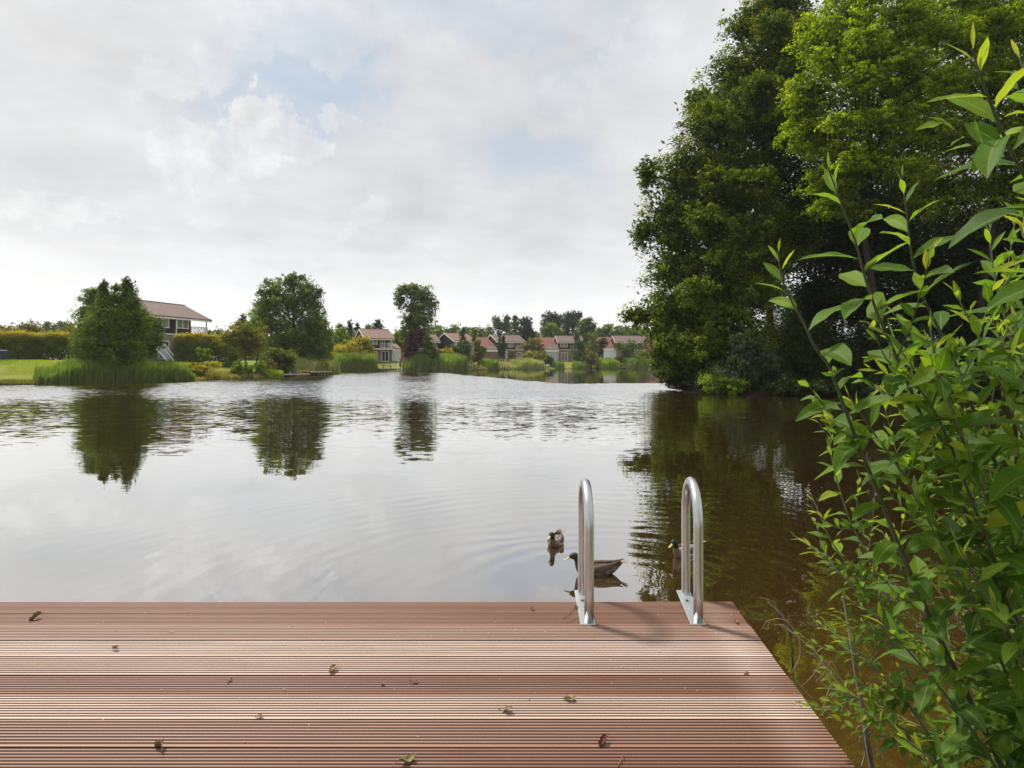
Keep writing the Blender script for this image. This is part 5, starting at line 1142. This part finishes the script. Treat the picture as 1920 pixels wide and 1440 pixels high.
shoot(PS([(1488,1004),(1512,1020),(1545,1045),(1585,1085),(1630,1140),(1680,1220),(1740,1330)], 2.15, 2.0), .08, 12, .004, 8)
shoot(PS([(1530,1165),(1560,1185),(1600,1215),(1650,1260),(1710,1330),(1780,1440)], 2.15, 1.95), .085, 13, .0045, 8)
shoot(PS([(1545,1290),(1590,1300),(1640,1330),(1700,1390),(1760,1470)], 2.0, 1.9), .085, 14, .0045, 8)
shoot(PS([(1905,80),(1930,170),(1970,280),(2030,420)], 1.5, 1.5), .12, 15, .004, 1)
shoot(PS([(1655,620),(1690,660),(1735,720),(1790,800),(1850,900),(1930,1040)], 1.68, 1.75), .115, 21, .005, 6)
shoot(PS([(1855,430),(1862,500),(1880,580),(1910,680),(1960,800)], 1.7, 1.75), .12, 22, .005, 4)
shoot(PS([(1742,610),(1755,670),(1775,740),(1805,820),(1850,930)], 1.35, 1.5), .125, 23, .005, 5)
shoot(PS([(1905,600),(1915,680),(1935,780),(1970,900)], 1.3, 1.4), .13, 24, .005, 4)
shoot(PS([(1590,740),(1630,800),(1680,870),(1740,960),(1800,1080)], 1.6, 1.7), .115, 25, .005, 6)
rg = random.Random(77)
for i in range(32):                                                 # the body of the shrub, shoots fanning out of its base
    py = rg.uniform(800, 1400); px = 1920 - (1920 - 1560) * rg.random() ** .8 * (1 if py > 900 else .75) + rg.uniform(0, 60); Y = rg.uniform(1.55, 2.25)
    tipp = P(px, py, Y); basep = Vector((rg.uniform(1.25, 1.75), rg.uniform(1.35, 2.1), .15)); m1 = tipp.lerp(basep, .5) + Vector((.10, 0, .10))
    shoot([tipp, tipp.lerp(m1, .5) + Vector((.01, 0, .02)), m1, basep], rg.uniform(.05, .082), 200 + i, rg.uniform(.0035, .006), rg.randint(3, 7), cutoff=.7, young=rg.uniform(-.12, .12))
for i, (px, py, Y) in enumerate([(1700,905,1.5),(1790,1010,1.4),(1640,1150,1.55),(1860,1120,1.35),(1690,1380,1.5)]):  # big near leaves
    tipp = P(px, py, Y); basep = Vector((1.35, 1.55, .2)); shoot([tipp, tipp.lerp(basep, .4) + Vector((.03, 0, .05)), basep], .105, 300 + i, .006, 3, cutoff=.6, young=-.12)
# bare dead branches between the deck and the shrub
PALE = pmat('bare_dead_twig', (.30,.22,.16), .85, noise=(30, .3)); GREYB = pmat('grey_dead_stem', (.20,.17,.145), .9, noise=(25, .4), bump=(60, .004))
def branch(lines, label, mat, Y, r):
    mb = MB()
    for k, l in enumerate(lines):
        pts = [P(a, b, Y + (c if len(q) > 2 else 0)) for q in l for (a, b, c) in [(q + (0,))[:3] if len(q) == 2 else q]]
        S = spline(pts, 4); rr = r if k == 0 else r * .5; mb.tube(S, [rr * (1 - .6 * i / len(S)) for i in range(len(S))], 5)
    o = mb.build('dead_branch', mat, smooth=True); tag(o, label, 'dead branch', 'dead branches between deck and willow')
branch([[(1487,1270),(1486,1225),(1483,1190),(1479,1155)], [(1484,1200),(1478,1180),(1474,1168)]], 'upright dark stick just right of the deck edge', WBARK, 2.75, .0055)
branch([[(1523,1312),(1500,1285),(1486,1262),(1500,1230),(1495,1190),(1462,1150),(1440,1128)], [(1480,1168),(1462,1160),(1438,1165),(1430,1180)], [(1470,1155),(1455,1140),(1450,1128),(1425,1120)], [(1490,1190),(1470,1172),(1452,1172)]], 'pale bare twig curving out over the water beside the deck', PALE, 2.7, .0032)
branch([[(1590,1290),(1560,1255),(1520,1215),(1490,1190),(1462,1172)], [(1550,1245),(1530,1225),(1520,1205),(1500,1188)], [(1575,1270),(1560,1240),(1545,1262),(1528,1280)], [(1540,1238),(1525,1265),(1500,1290)]], 'long thin pale twig with side twigs lying over the brown water', PALE, 2.55, .0028)
branch([[(1540,1340),(1552,1300),(1558,1270),(1530,1232),(1512,1222)], [(1556,1280),(1570,1310),(1572,1335),(1580,1360)]], 'small forked pale twig near the lower deck edge', PALE, 2.4, .0025)
branch([[(1560,1350),(1548,1335),(1552,1330),(1572,1332)], [(1548,1335),(1553,1352),(1568,1382)]], 'short bent twig at the lower deck edge', PALE, 2.3, .0025)
branch([[(1640,1460),(1628,1400),(1618,1330),(1605,1260),(1596,1200),(1586,1140),(1580,1118)]], 'thick grey dead stem left of the willow leaves', GREYB, 2.15, .010)
branch([[(1615,1440),(1622,1410),(1612,1385),(1640,1345),(1650,1338)], [(1618,1400),(1606,1370),(1614,1360),(1628,1366)]], 'curly pale tendril beside the thick grey stem', PALE, 2.1, .003)

# ---------------------------------------------------------------- haze over the whole place
m, T, out = new_mat('thin_haze'); pv = T.add('ShaderNodeVolumePrincipled'); pv.inputs['Density'].default_value = .00022; pv.inputs['Color'].default_value = (.90,.95,1.0,1); pv.inputs['Anisotropy'].default_value = .3
T.l.new(pv.outputs[0], out.inputs['Volume'])
HAZE = True
if HAZE:
    hb = MB(); hb.box(-910, -910, -3.0, 910, 910, 27.0); ho = hb.build('haze', m); tag(ho, 'thin pale haze filling the air over the pond', 'haze', kind='stuff')
